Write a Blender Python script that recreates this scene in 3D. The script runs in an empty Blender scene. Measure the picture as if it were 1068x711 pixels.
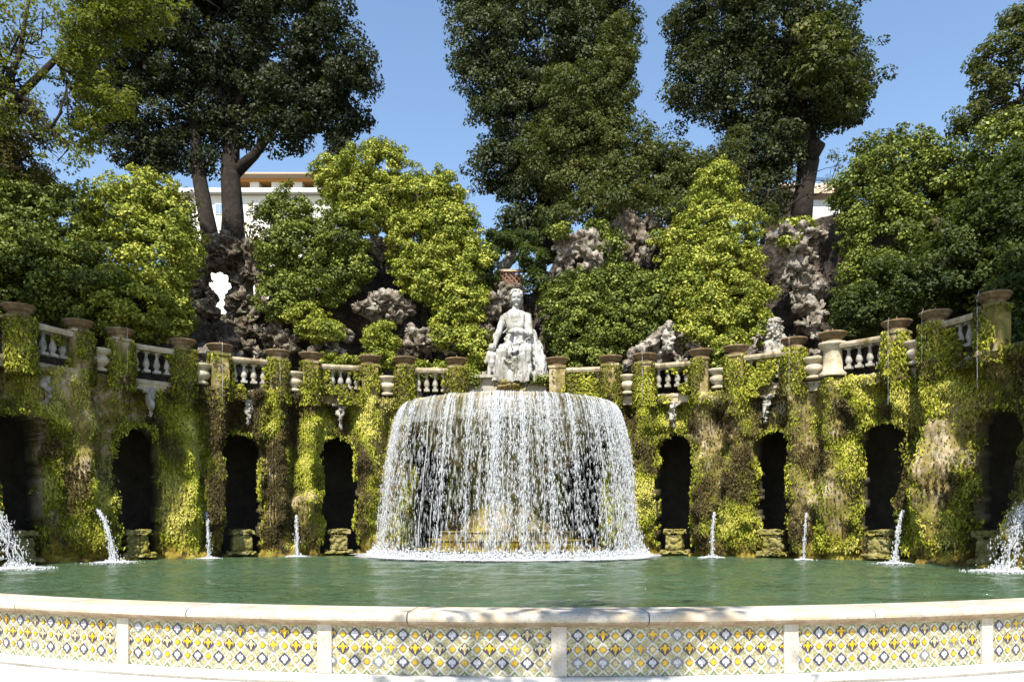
import bpy, math, random
import numpy as np
from mathutils import Vector
sc = bpy.context.scene
rad = math.radians
# ------------------------------------------------------------------ camera
EYE = 1.15
FOC = 800.0
HOR = 545.0
cam_d = bpy.data.cameras.new("camera")
cam = bpy.data.objects.new("camera", cam_d)
sc.collection.objects.link(cam)
cam.location = (0, 0, EYE)
cam.rotation_euler = (rad(90), 0, 0)
cam_d.sensor_width = 36.0
cam_d.lens = 36.0 * FOC / 1068.0
cam_d.shift_y = (HOR - 355.5) / 1068.0
cam_d.clip_end = 2000
cam_d.clip_start = 0.1
sc.camera = cam
# ------------------------------------------------------------------ light
SUN_EL, SUN_AZ = 53.0, 13.0            # azimuth: degrees to the left of straight behind the camera
tosun = Vector((-math.sin(rad(SUN_AZ)) * math.cos(rad(SUN_EL)), -math.cos(rad(SUN_AZ)) * math.cos(rad(SUN_EL)), math.sin(rad(SUN_EL))))
w = bpy.data.worlds.new("World")
sc.world = w
w.use_nodes = True
wn = w.node_tree
sky = wn.nodes.new("ShaderNodeTexSky")
sky.sky_type = 'NISHITA'
sky.sun_disc = False
sky.sun_elevation = rad(SUN_EL)
sky.sun_rotation = math.atan2(tosun.x, tosun.y)
sky.air_density = 1.2
sky.dust_density = 0.6
sky.ozone_density = 2.5
bg = wn.nodes["Background"]
bg.inputs[1].default_value = 0.12
wn.links.new(sky.outputs[0], bg.inputs[0])
sd = bpy.data.lights.new("sun", 'SUN')
sd.energy = 5.0
sd.angle = rad(0.55)
sd.color = (1.0, 0.95, 0.86)
so = bpy.data.objects.new("sun", sd)
sc.collection.objects.link(so)
so.location = (-20, -30, 60)
so.rotation_euler = tosun.to_track_quat('Z', 'Y').to_euler()
sc.view_settings.view_transform = 'Standard'
sc.view_settings.look = 'None'
sc.view_settings.gamma = 1
sc.view_settings.use_curve_mapping = False
sc.view_settings.exposure = 0.95
sc.cycles.max_bounces = 6
sc.cycles.diffuse_bounces = 2
sc.cycles.transparent_max_bounces = 16
sc.cycles.use_denoising = True

# ------------------------------------------------------------------ helpers
rng = np.random.default_rng(7)
random.seed(7)

def P(px, py, Y):
    return np.array([(px - 534.0) / FOC * Y, Y, EYE + (HOR - py) / FOC * Y])

def hash3(i, j, k, seed):
    n = (i * 374761393 + j * 668265263 + k * 2147483647 + seed * 1274126177) & 0xFFFFFFFF
    n = ((n ^ (n >> 13)) * 1274126177) & 0xFFFFFFFF
    n = ((n ^ (n >> 16)) * 2246822519) & 0xFFFFFFFF
    return ((n ^ (n >> 15)) & 0xFFFF) / 65535.0

def vnoise(p, seed=0):
    p = np.asarray(p, float)
    b = np.floor(p).astype(np.int64)
    f = p - b
    u = f * f * (3 - 2 * f)
    r = 0
    for dx in (0, 1):
        for dy in (0, 1):
            for dz in (0, 1):
                wt = (u[:, 0] if dx else 1 - u[:, 0]) * (u[:, 1] if dy else 1 - u[:, 1]) * (u[:, 2] if dz else 1 - u[:, 2])
                r = r + wt * hash3(b[:, 0] + dx, b[:, 1] + dy, b[:, 2] + dz, seed)
    return r

def fbm(p, oct=4, seed=0, gain=.5):
    p = np.asarray(p, float)
    a, s, t = 1.0, 0, 0
    for o in range(oct):
        s = s + a * vnoise(p * 2 ** o + o * 17.3, seed + o)
        t += a
        a *= gain
    return s / t

def sstep(a, b, x):
    t = np.clip((x - a) / (b - a), 0, 1)
    return t * t * (3 - 2 * t)

def tag(o, label=None, cat=None, group=None, kind=None):
    if label: o["label"] = label
    if cat: o["category"] = cat
    if group: o["group"] = group
    if kind: o["kind"] = kind
    return o

def link(name, me, mat=None, parent=None):
    o = bpy.data.objects.new(name, me)
    sc.collection.objects.link(o)
    if mat is not None:
        for m in (mat if isinstance(mat, (list, tuple)) else [mat]):
            me.materials.append(m)
    if parent is not None:
        o.parent = parent
    return o

def empty(name, loc=(0, 0, 0), rz=0):
    o = bpy.data.objects.new(name, None)
    sc.collection.objects.link(o)
    o.location = loc
    o.rotation_euler = (0, 0, rz)
    o.empty_display_size = .3
    return o

def copy_tree(o, parent=None):
    c = o.copy()
    sc.collection.objects.link(c)
    if parent is not None:
        c.parent = parent
    for ch in list(o.children):
        copy_tree(ch, c)
    return c

def mesh_np(name, verts, faces, attr=None, smooth=False, matidx=None):
    verts = np.asarray(verts, np.float32)
    faces = np.asarray(faces, np.int32)
    k = faces.shape[1]
    n = len(faces)
    me = bpy.data.meshes.new(name)
    me.vertices.add(len(verts))
    me.vertices.foreach_set("co", verts.ravel())
    me.loops.add(n * k)
    me.loops.foreach_set("vertex_index", faces.ravel())
    me.polygons.add(n)
    me.polygons.foreach_set("loop_start", np.arange(0, n * k, k, dtype=np.int32))
    if matidx is not None:
        me.polygons.foreach_set("material_index", np.asarray(matidx, np.int32))
    me.update(calc_edges=True)
    if smooth:
        me.polygons.foreach_set("use_smooth", np.ones(n, bool))
    if attr is not None:
        for an, av in attr.items():
            a = me.attributes.new(an, 'FLOAT', 'FACE' if len(av) == n and len(av) != len(verts) else 'POINT')
            a.data.foreach_set("value", np.asarray(av, np.float32))
    me.validate()
    return me

class MB:
    def __init__(self):
        self.v = []; self.f = []; self.m = []; self.s = []
    def add(self, vs, fs, m=0, smooth=False):
        b = len(self.v)
        self.v += [tuple(map(float, v)) for v in vs]
        for f in fs:
            self.f.append([i + b for i in f]); self.m.append(m); self.s.append(smooth)
    def box(self, c, size, rz=0, m=0, taper=1.0):
        cx, cy, cz = c; hx, hy, hz = size[0] / 2, size[1] / 2, size[2] / 2
        ca, sa = math.cos(rz), math.sin(rz)
        vs = []
        for z, t in ((-hz, 1.0), (hz, taper)):
            for x, y in ((-hx, -hy), (hx, -hy), (hx, hy), (-hx, hy)):
                x *= t; y *= t
                vs.append((cx + x * ca - y * sa, cy + x * sa + y * ca, cz + z))
        self.add(vs, [(3, 2, 1, 0), (4, 5, 6, 7), (0, 1, 5, 4), (1, 2, 6, 5), (2, 3, 7, 6), (3, 0, 4, 7)], m)
    def tube(self, pts, radii, n=8, m=0, cap=True, smooth=True):
        pts = [Vector(tuple(p)) for p in pts]
        vs, fs = [], []
        up = Vector((0.13, 0.27, 1)).normalized()
        for i, p in enumerate(pts):
            d = (pts[min(i + 1, len(pts) - 1)] - pts[max(i - 1, 0)]).normalized()
            a = d.cross(up)
            if a.length < 1e-3: a = d.cross(Vector((1, 0, 0)))
            a.normalize(); b = d.cross(a)
            for k in range(n):
                t = 2 * math.pi * k / n
                vs.append(p + (a * math.cos(t) + b * math.sin(t)) * radii[i])
        for i in range(len(pts) - 1):
            for k in range(n):
                k2 = (k + 1) % n
                fs.append((i * n + k, i * n + k2, (i + 1) * n + k2, (i + 1) * n + k))
        if cap:
            fs.append(tuple(range(n - 1, -1, -1))); fs.append(tuple(range((len(pts) - 1) * n, len(pts) * n)))
        self.add(vs, fs, m, smooth)
    def lathe(self, prof, n=20, c=(0, 0, 0), m=0, smooth=True, sx=1, sy=1, a0=0, a1=2 * math.pi):
        full = abs(a1 - a0 - 2 * math.pi) < 1e-6
        k = n if full else n + 1
        vs, fs = [], []
        for r, z in prof:
            for i in range(k):
                t = a0 + (a1 - a0) * i / n
                vs.append((c[0] + r * math.cos(t) * sx, c[1] + r * math.sin(t) * sy, c[2] + z))
        for j in range(len(prof) - 1):
            for i in range(n):
                i2 = (i + 1) % k
                fs.append((j * k + i, j * k + i2, (j + 1) * k + i2, (j + 1) * k + i))
        self.add(vs, fs, m, smooth)
        if full:
            if prof[0][0] > 1e-3: self.add([vs[i] for i in range(k)], [tuple(range(k - 1, -1, -1))], m)
            if prof[-1][0] > 1e-3: self.add([vs[(len(prof) - 1) * k + i] for i in range(k)], [tuple(range(k))], m)
    def sweep(self, path, norms, prof, m=0, smooth=False, closed=True, caps=True):
        n = len(prof); vs, fs = [], []
        for (p, q) in zip(path, norms):
            for (o, z) in prof:
                vs.append((p[0] + q[0] * o, p[1] + q[1] * o, z))
        for i in range(len(path) - 1):
            for k in range(n if closed else n - 1):
                k2 = (k + 1) % n
                fs.append((i * n + k, (i + 1) * n + k, (i + 1) * n + k2, i * n + k2))
        if closed and caps:
            fs.append(tuple(range(n))); fs.append(tuple(range(len(path) * n - 1, (len(path) - 1) * n - 1, -1)))
        self.add(vs, fs, m, smooth)
    def mesh(self, name):
        me = bpy.data.meshes.new(name)
        me.from_pydata(self.v, [], self.f)
        me.polygons.foreach_set("material_index", self.m)
        me.polygons.foreach_set("use_smooth", self.s)
        me.update()
        return me
    def build(self, name, mat, parent=None):
        return link(name, self.mesh(name), mat, parent)

# ------------------------------------------------------------------ materials
def mat(name):
    m = bpy.data.materials.new(name)
    m.use_nodes = True
    nt = m.node_tree
    b = nt.nodes["Principled BSDF"]
    return m, nt, b

def N(nt, typ, **kw):
    n = nt.nodes.new(typ)
    for k, v in kw.items():
        if k.startswith('i_'):
            n.inputs[k[2:]].default_value = v
        else:
            setattr(n, k, v)
    return n

def ramp(nt, fac, stops, interp='LINEAR'):
    r = nt.nodes.new("ShaderNodeValToRGB")
    r.color_ramp.interpolation = interp
    e = r.color_ramp.elements
    while len(e) < len(stops): e.new(0.5)
    for i, (p, c) in enumerate(stops):
        e[i].position = p
        e[i].color = (*c, 1) if len(c) == 3 else c
    nt.links.new(fac, r.inputs[0])
    return r.outputs[0]

def noise(nt, scale, detail=6, rough=.6, coord=None, dist=0):
    n = N(nt, "ShaderNodeTexNoise")
    n.inputs["Scale"].default_value = scale
    n.inputs["Detail"].default_value = detail
    n.inputs["Roughness"].default_value = rough
    n.inputs["Distortion"].default_value = dist
    if coord is not None: nt.links.new(coord, n.inputs["Vector"])
    return n.outputs[0]

def objco(nt, scale=(1, 1, 1)):
    t = N(nt, "ShaderNodeNewGeometry")
    mp = N(nt, "ShaderNodeMapping")
    mp.inputs["Scale"].default_value = scale
    nt.links.new(t.outputs["Position"], mp.inputs["Vector"])
    return mp.outputs[0]

def mixc(nt, fac, a, b, typ='MIX'):
    m = N(nt, "ShaderNodeMix", data_type='RGBA', blend_type=typ)
    for s, v in ((0, fac), (6, a), (7, b)):
        if hasattr(v, 'is_linked'): nt.links.new(v, m.inputs[s])
        elif s == 0: m.inputs[0].default_value = v
        else: m.inputs[s].default_value = (*v, 1)
    return m.outputs[2]

def math_(nt, op, a, b=None, clamp=False):
    m = N(nt, "ShaderNodeMath", operation=op, use_clamp=clamp)
    for i, v in enumerate((a, b)):
        if v is None: continue
        if hasattr(v, 'is_linked'): nt.links.new(v, m.inputs[i])
        else: m.inputs[i].default_value = v
    return m.outputs[0]

def bump(nt, b, h, strength=.5, dist=.05):
    bn = N(nt, "ShaderNodeBump")
    bn.inputs["Strength"].default_value = strength
    bn.inputs["Distance"].default_value = dist
    nt.links.new(h, bn.inputs["Height"])
    nt.links.new(bn.outputs[0], b.inputs["Normal"])

def stone_mat(name, cols, scale=2.0, rough=.85, bstr=.5, bd=.03, stain=None, fine=18):
    m, nt, b = mat(name)
    co = objco(nt)
    n1 = noise(nt, scale, 8, .65, co)
    c = ramp(nt, n1, [(0.3 + .4 * i / (len(cols) - 1), cc) for i, cc in enumerate(cols)])
    n2 = noise(nt, fine, 5, .7, co)
    c = mixc(nt, math_(nt, 'MULTIPLY', ramp(nt, n2, [(.5, (0, 0, 0)), (.68, (1, 1, 1))]), .55), c, tuple(x * .45 for x in cols[0]))
    if stain is not None:
        st = noise(nt, scale * .7, 6, .7, objco(nt, (1, 1, .35)))
        c = mixc(nt, ramp(nt, st, [(.5, (0, 0, 0)), (.62, (1, 1, 1))]), c, stain)
    nt.links.new(c, b.inputs["Base Color"])
    b.inputs["Roughness"].default_value = rough
    b.inputs["Specular IOR Level"].default_value = .25
    hh = math_(nt, 'ADD', noise(nt, scale * 3, 8, .7, co), math_(nt, 'MULTIPLY', n2, .5))
    bump(nt, b, hh, bstr, bd)
    return m

def leaf_mat(name, stops, trans=.3, rough=.55, spec=.22):
    m, nt, b = mat(name)
    a = N(nt, "ShaderNodeAttribute", attribute_name="tint")
    c = ramp(nt, a.outputs["Fac"], stops)
    nt.links.new(c, b.inputs["Base Color"])
    b.inputs["Roughness"].default_value = rough
    b.inputs["Specular IOR Level"].default_value = spec
    t = N(nt, "ShaderNodeBsdfTranslucent")
    tc = mixc(nt, .5, c, (.20, .26, .02))
    nt.links.new(tc, t.inputs[0])
    mx = N(nt, "ShaderNodeMixShader")
    mx.inputs[0].default_value = trans
    nt.links.new(b.outputs[0], mx.inputs[1]); nt.links.new(t.outputs[0], mx.inputs[2])
    nt.links.new(mx.outputs[0], nt.nodes["Material Output"].inputs[0])
    return m

M = {}
M['travertine'] = stone_mat("travertine", [(.34, .29, .22), (.47, .43, .36), (.56, .54, .49)], 2.2, .7, .35, .012, stain=(.48, .38, .25), fine=30)
M['stained_shaded'] = stone_mat("stained_shaded_travertine", [(.22, .16, .10), (.34, .26, .17), (.45, .38, .28)], 4, .8, .4, .01, fine=30)  # coping underside: brown staining, with the lip's shade painted into the tone
M['ped'] = stone_mat("mossy_block", [(.09, .075, .02), (.22, .19, .06), (.33, .28, .15)], 4, .85, .6, .02, stain=(.17, .15, .02), fine=20)
M['travertine_ledge'] = stone_mat("travertine_ledge", [(.46, .42, .35), (.58, .55, .5), (.68, .66, .62)], 1.7, .75, .35, .012, fine=25)
M['gravel'] = stone_mat("gravel", [(.42, .38, .32), (.55, .51, .44), (.62, .58, .52)], 6, .9, .6, .01, fine=90)
M['rail'] = stone_mat("rail_stone", [(.26, .2, .12), (.42, .35, .24), (.55, .5, .4)], 2.5, .85, .6, .02, stain=(.16, .12, .05), fine=20)
M['marble'] = stone_mat("weathered_marble", [(.15, .13, .09), (.31, .29, .24), (.45, .44, .40)], 3.0, .7, .4, .01, stain=(.34, .31, .26), fine=26)
M['statue'] = stone_mat("statue_marble", [(.24, .235, .21), (.40, .39, .37), (.50, .50, .48)], 2.6, .6, .35, .01, stain=(.20, .19, .15), fine=22)
M['bowl'] = stone_mat("bowl_stone", [(.07, .045, .02), (.15, .1, .05), (.28, .2, .12)], 4, .8, .6, .015, fine=30)
M['urn'] = stone_mat("urn_stone", [(.28, .22, .13), (.46, .39, .27), (.6, .55, .44)], 4, .8, .6, .015, fine=30)
M['terrace'] = stone_mat("terrace_earth", [(.07, .06, .035), (.12, .1, .05), (.1, .12, .03)], 1.0, .95, .6, .05)

def rock_mat(name, dark, mid, light, mossy=.3):
    m, nt, b = mat(name)
    co = objco(nt)
    n1 = noise(nt, 1.6, 10, .7, co, .4)
    c = ramp(nt, n1, [(.3, dark), (.5, mid), (.68, light)])
    v = N(nt, "ShaderNodeTexVoronoi"); v.inputs["Scale"].default_value = 5
    nt.links.new(co, v.inputs["Vector"])
    c = mixc(nt, ramp(nt, noise(nt, 7, 6, .75, co), [(.48, (0, 0, 0)), (.6, (.75, .75, .75))]), c, tuple(x * .4 for x in dark))
    g = N(nt, "ShaderNodeNewGeometry")
    sx = N(nt, "ShaderNodeSeparateXYZ"); nt.links.new(g.outputs["Normal"], sx.inputs[0])
    mf = math_(nt, 'MULTIPLY', ramp(nt, sx.outputs[2], [(.45, (0, 0, 0)), (.8, (1, 1, 1))]), ramp(nt, noise(nt, 2.5, 6, .7, co), [(.45, (0, 0, 0)), (.6, (1, 1, 1))]))
    c = mixc(nt, math_(nt, 'MULTIPLY', mf, mossy), c, (.10, .11, .02))
    nt.links.new(c, b.inputs["Base Color"])
    b.inputs["Roughness"].default_value = .9
    b.inputs["Specular IOR Level"].default_value = .2
    h = math_(nt, 'ADD', noise(nt, 5, 10, .75, co), math_(nt, 'MULTIPLY', v.outputs[0], .6))
    bump(nt, b, h, .9, .12)
    return m
M['rock'] = rock_mat("tufa_rock", (.04, .03, .02), (.18, .145, .105), (.46, .42, .35))
M['rock_pale'] = rock_mat("pale_tufa_rock", (.05, .04, .028), (.25, .21, .165), (.56, .52, .45), .3)
M['cliff'] = rock_mat("dark_cliff", (.02, .017, .012), (.07, .055, .045), (.15, .125, .1), .6)

def wall_mat():
    m, nt, b = mat("mossy_wall")
    co = objco(nt)
    n1 = noise(nt, 1.3, 8, .65, co)
    c = ramp(nt, n1, [(.32, (.07, .06, .016)), (.43, (.17, .155, .03)), (.52, (.26, .2, .07)), (.6, (.42, .34, .21)), (.72, (.55, .47, .36))])
    cs = objco(nt, (1, 1, .25))
    n2 = noise(nt, 3.5, 7, .7, cs)
    c = mixc(nt, ramp(nt, n2, [(.5, (0, 0, 0)), (.64, (.85, .85, .85))]), c, (.06, .045, .015))
    g = N(nt, "ShaderNodeNewGeometry")
    sx = N(nt, "ShaderNodeSeparateXYZ"); nt.links.new(g.outputs["Position"], sx.inputs[0])
    low = ramp(nt, math_(nt, 'ADD', math_(nt, 'MULTIPLY', sx.outputs[2], -.5), 1.0), [(.3, (0, 0, 0)), (.75, (1, 1, 1))])
    yel = ramp(nt, noise(nt, 2.2, 6, .7, co), [(.38, (.03, .025, .008)), (.5, (.22, .15, .02)), (.58, (.3, .26, .03)), (.7, (.36, .3, .12))])
    c = mixc(nt, low, c, yel)
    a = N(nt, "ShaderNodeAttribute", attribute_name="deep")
    c = mixc(nt, a.outputs["Fac"], c, (.03, .028, .02))  # arch reveals coloured near black, recess shade put into the colour
    nt.links.new(c, b.inputs["Base Color"])
    b.inputs["Roughness"].default_value = .8
    b.inputs["Specular IOR Level"].default_value = .3
    bump(nt, b, noise(nt, 9, 10, .75, co), .9, .08)
    return m
M['wall'] = wall_mat()
M['moss'] = leaf_mat("moss_leaf", [(0, (.06, .045, .018)), (.16, (.16, .12, .045)), (.3, (.12, .125, .02)), (.52, (.215, .225, .022)), (.78, (.36, .37, .035)), (1, (.52, .48, .11))], .22, .7, .12)
M['ivy_bright'] = leaf_mat("ivy_bright", [(0, (.065, .09, .014)), (.4, (.21, .245, .03)), (.75, (.36, .38, .055)), (1, (.50, .48, .11))], .18)
M['ivy_mid'] = leaf_mat("ivy_mid", [(0, (.04, .058, .012)), (.5, (.105, .135, .022)), (.85, (.22, .25, .04)), (1, (.34, .36, .09))], .13)
M['ivy_dark'] = leaf_mat("ivy_dark", [(0, (.014, .024, .008)), (.5, (.04, .06, .014)), (1, (.09, .115, .025))], .28)
M['oak'] = leaf_mat("oak_leaf", [(0, (.012, .018, .008)), (.5, (.030, .040, .017)), (.8, (.075, .085, .035)), (1, (.14, .145, .065))], .14, .6, .18)
M['oak_dark'] = leaf_mat("dark_oak_leaf", [(0, (.008, .012, .006)), (.5, (.020, .027, .013)), (.85, (.045, .052, .026)), (1, (.10, .105, .06))], .10, .6, .15)
M['oak_olive'] = leaf_mat("oak_olive_leaf", [(0, (.022, .032, .010)), (.5, (.058, .07, .02)), (.85, (.11, .115, .03)), (1, (.16, .15, .05))], .2, .6, .18)
M['spring'] = leaf_mat("spring_leaf", [(0, (.06, .07, .012)), (.5, (.12, .135, .015)), (1, (.2, .2, .02))], .45)
M['rust'] = leaf_mat("rust_leaf", [(0, (.05, .035, .012)), (.5, (.09, .07, .02)), (1, (.13, .12, .02))], .35)
M['bark'] = stone_mat("bark", [(.010, .008, .006), (.022, .017, .012), (.045, .035, .026)], 4, .95, .9, .05)
M['bark_pale'] = stone_mat("bark_pale", [(.06, .05, .04), (.12, .105, .085), (.2, .18, .15)], 4, .95, .9, .05)

# ------------------------------------------------------------------ leaves
def unit(a):
    return a / np.maximum(np.linalg.norm(a, axis=1, keepdims=True), 1e-6)

def leaf_quads(c, n, size, wid=.55, rg=rng, tint=None, name="leaves", hang=0):
    k = len(c)
    n = unit(n)
    r = rg.normal(size=(k, 3))
    if hang:
        r = np.cross(n, np.array([0, 0, -1.0])) * -1 * hang + r * .5
    u = unit(np.cross(n, r))
    v = np.cross(n, u)
    s = size * rg.uniform(.45, 1.5, size=(k, 1))
    droop = n * s * .18
    a = c - u * s * .5
    b = c + v * s * wid * .5 + droop
    d = c + u * s * .5
    e = c - v * s * wid * .5 + droop
    vs = np.stack([a, b, d, e], 1).reshape(-1, 3)
    fs = np.arange(k * 4).reshape(k, 4)
    return mesh_np(name, vs, fs, {"tint": np.repeat(np.clip(tint, 0, 1), 4)} if tint is not None else None)

def crown_points(lobes, clump, spacing, per, rg, bias=.5, flat=.7, inner=.62):
    C, Nn, T = [], [], []
    for (c, (rx, ry, rz)) in lobes:
        c = np.array(c, float)
        area = 4 * math.pi * ((rx * ry) ** 1.6 / 3 + (rx * rz) ** 1.6 / 3 + (ry * rz) ** 1.6 / 3) ** (1 / 1.6)
        k = max(4, int(area / spacing ** 2))
        d = unit(rg.normal(size=(k, 3)))
        bumpy = .84 + .75 * (fbm(d * 2.6 + c * .37, 2, 3) - .38)
        f = rg.uniform(inner, 1.0, size=k) ** .8 * bumpy
        cc = c + d * np.array([rx, ry, rz]) * f[:, None]
        cr = clump * rg.uniform(.6, 1.35, size=k)
        ex = rg.random(k) < .2
        cc = np.where(ex[:, None], c + (cc - c) * rg.uniform(1.08, 1.42, size=(k, 1)), cc)
        cr = np.where(ex, cr * .6, cr)
        tt = rg.uniform(-.28, .28, size=k)
        m = np.maximum(3, (per * (cr / clump) ** 2).astype(int))
        idx = np.repeat(np.arange(k), m)
        o = unit(rg.normal(size=(len(idx), 3))) * (rg.uniform(.25, 1, size=(len(idx), 1)) ** .5)
        o[:, 2] *= flat
        o[:, 2] += -.25 * (o[:, 0] ** 2 + o[:, 1] ** 2)
        C.append(cc[idx] + o * cr[idx][:, None])
        Nn.append(unit(o * .6 + d[idx] * bias * .7 + np.array([0, 0, .7]) + rg.normal(size=(len(idx), 3)) * .5))
        T.append(.5 + tt[idx] + rg.normal(size=len(idx)) * .17)
    return np.concatenate(C), np.concatenate(Nn), np.concatenate(T)

def L(px, py, Y, rx, ry=None, depth=None):
    """crown lobe seen at px,py with radii in photo pixels at distance Y"""
    ry = rx if ry is None else ry
    c = P(px, py, Y)
    ax, az = rx * Y / FOC, ry * Y / FOC
    return (c, (ax, depth if depth else (ax + az) / 2 * .9, az))

def shrub(name, label, cat, lobes, m, size=.17, clump=.5, spacing=.55, per=34, seed=1, group=None, stems=None, wid=.7, flat=.6, inner=.62, bark='bark', part='foliage', extra=None):
    rg = np.random.default_rng(seed)
    if part == 'foliage' and clump > .3: size, clump, spacing, per = size * .64, clump * .70, spacing * .88, int(per * 2.8)
    base = min(lobes, key=lambda l: l[0][2] - l[1][2])
    root = empty(name, (float(base[0][0]), float(base[0][1]), float(base[0][2] - base[1][2])))
    tag(root, label, cat, group)
    inv = -np.array(root.location)
    C, Nn, T = crown_points(lobes, clump, spacing, per, rg, flat=flat, inner=inner)
    link(part, leaf_quads(C + inv, Nn, size, wid, rg, T, part), M[m], root)
    if extra:
        for (pn, lob2, m2, kw) in extra:
            C, Nn, T = crown_points(lob2, kw.get('clump', clump), kw.get('spacing', spacing), kw.get('per', per), rg, flat=flat, inner=inner)
            o = link(pn, leaf_quads(C + inv, Nn, kw.get('size', size), wid, rg, T, pn), M[m2], root)
            if 'label' in kw: o['label'] = kw['label']
    if stems:
        mb = MB()
        for pts, rr in stems:
            mb.tube([np.array(p) + inv for p in pts], rr, 10)
        mb.build("trunk" if part == 'crown' else "stem", M[bark], root)
    return root

def wobble(p0, p1, n, amp, rg):
    p0, p1 = np.array(p0, float), np.array(p1, float)
    o = [p0 + (p1 - p0) * i / n + (rg.normal(size=3) * amp if 0 < i < n else 0) for i in range(n + 1)]
    return o

def limbs(trunk_top, lobes, r0, rg, amp=.25, twigs=3):
    out = []
    for (c, r) in lobes:
        pts = wobble(trunk_top, c, 5, amp, rg)
        out.append((pts, [r0 * (1 - .14 * i) for i in range(6)]))
        for k in range(twigs):
            d = unit(rg.normal(size=(1, 3)))[0]
            e = c + d * np.array(r) * .8
            out.append((wobble(pts[3], e, 4, amp * .7, rg), [r0 * .45 * (1 - .2 * i) for i in range(5)]))
    return out

# ------------------------------------------------------------------ blobs (rock and sculpture)
def ico(sub):
    import bmesh
    bm = bmesh.new()
    bmesh.ops.create_icosphere(bm, subdivisions=sub, radius=1)
    v = np.array([x.co[:] for x in bm.verts]); f = np.array([[q.index for q in x.verts] for x in bm.faces])
    bm.free()
    return v, f
ICO2 = ico(2); ICO1 = ico(1); ICO3 = ico(3)

def blob_mesh(name, balls, caps=(), voxel=.12, smooth_it=2, disp=None):
    """union of ellipsoids (c, (rx,ry,rz)[, euler]) and tapered capsules (p0,p1,r0,r1)"""
    V, F, b = [], [], 0
    for bl in balls:
        c, r = bl[0], bl[1]
        v = ICO2[0] * np.array(r)
        if len(bl) > 2:
            from mathutils import Euler
            R = np.array(Euler(bl[2]).to_matrix())
            v = v @ R.T
        V.append(v + np.array(c)); F.append(ICO2[1] + b); b += len(v)
    for (p0, p1, r0, r1) in caps:
        p0, p1 = np.array(p0, float), np.array(p1, float)
        n = max(2, int(np.linalg.norm(p1 - p0) / (min(r0, r1) * .45)) + 1)
        for i in range(n + 1):
            t = i / n
            v = ICO2[0] * (r0 + (r1 - r0) * t)
            V.append(v + p0 + (p1 - p0) * t); F.append(ICO2[1] + b); b += len(v)
    me = mesh_np(name + "_src", np.concatenate(V), np.concatenate(F))
    o = bpy.data.objects.new(name + "_src", me)
    sc.collection.objects.link(o)
    md = o.modifiers.new("r", 'REMESH'); md.mode = 'VOXEL'; md.voxel_size = voxel
    if smooth_it:
        s = o.modifiers.new("s", 'SMOOTH'); s.iterations = smooth_it; s.factor = .5
    dg = bpy.context.evaluated_depsgraph_get()
    ev = o.evaluated_get(dg)
    m2 = bpy.data.meshes.new_from_object(ev)
    bpy.data.objects.remove(o); bpy.data.meshes.remove(me)
    m2.name = name
    n = len(m2.vertices)
    co = np.empty(n * 3, np.float32); m2.vertices.foreach_get("co", co); co = co.reshape(-1, 3)
    if disp is not None:
        nr = np.empty(n * 3, np.float32); m2.vertex_normals.foreach_get("vector", nr); nr = nr.reshape(-1, 3)
        co = disp(co, nr)
        m2.vertices.foreach_set("co", co.astype(np.float32).ravel())
    m2.polygons.foreach_set("use_smooth", np.ones(len(m2.polygons), bool))
    m2.update()
    return m2

def rough_box(name, boxes, voxel, disp):
    global ICO2
    mbx = MB()
    for (c, sz, rz, tp) in boxes: mbx.box(c, sz, rz, taper=tp)
    f3 = []
    for f in mbx.f: f3 += [(f[0], f[1], f[2]), (f[0], f[2], f[3])]
    keep = ICO2
    ICO2 = (np.array(mbx.v), np.array(f3))
    me = blob_mesh(name, [((0, 0, 0), (1, 1, 1))], voxel=voxel, smooth_it=2, disp=disp)
    ICO2 = keep
    return me

def craggy(amp=.3, sc_=1.0, seed=0, vert=1.0):
    def f(co, nr):
        p = co * np.array([1, 1, vert])
        n1 = fbm(p * .9 * sc_, 4, seed) - .5
        rg_ = 1 - np.abs(fbm(p * 1.7 * sc_, 4, seed + 9, .6) - .5) * 4
        n3 = fbm(p * 5 * sc_, 3, seed + 5, .7) - .5
        d = n1 * 2.2 * amp - np.clip(rg_, 0, 1) ** 3 * amp * 2.2 + n3 * amp * 1.1
        return co + nr * d[:, None]
    return f

def rock(name, label, lumps, m='rock', amp=.28, voxel=.1, seed=0, squash=.8, group="tufa rock outcrops", vert=1.0):
    balls = []
    rg = np.random.default_rng(seed + 50)
    for (px, py, Y, r) in lumps:
        rr = r * Y / FOC * 1.18
        balls.append((P(px, py, Y), (rr * rg.uniform(.9, 1.25), rr * rg.uniform(.8, 1.2), rr * rg.uniform(.75, 1.1)), tuple(rg.uniform(-.6, .6, 3))))
    zmin = min(b[0][2] - b[1][2] for b in balls)
    c0 = np.mean([b[0] for b in balls], axis=0); c0[2] = zmin
    balls = [(b[0] - c0, b[1], b[2]) for b in balls]
    dd = craggy(amp, 1.25, seed, vert)
    voxel *= .75
    me = blob_mesh(name, balls, voxel=voxel, smooth_it=1, disp=lambda co, nr: dd(co + c0, nr) - c0)
    o = link(name, me, M[m]); o.location = c0
    return tag(o, label, 'rock', group)

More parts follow.
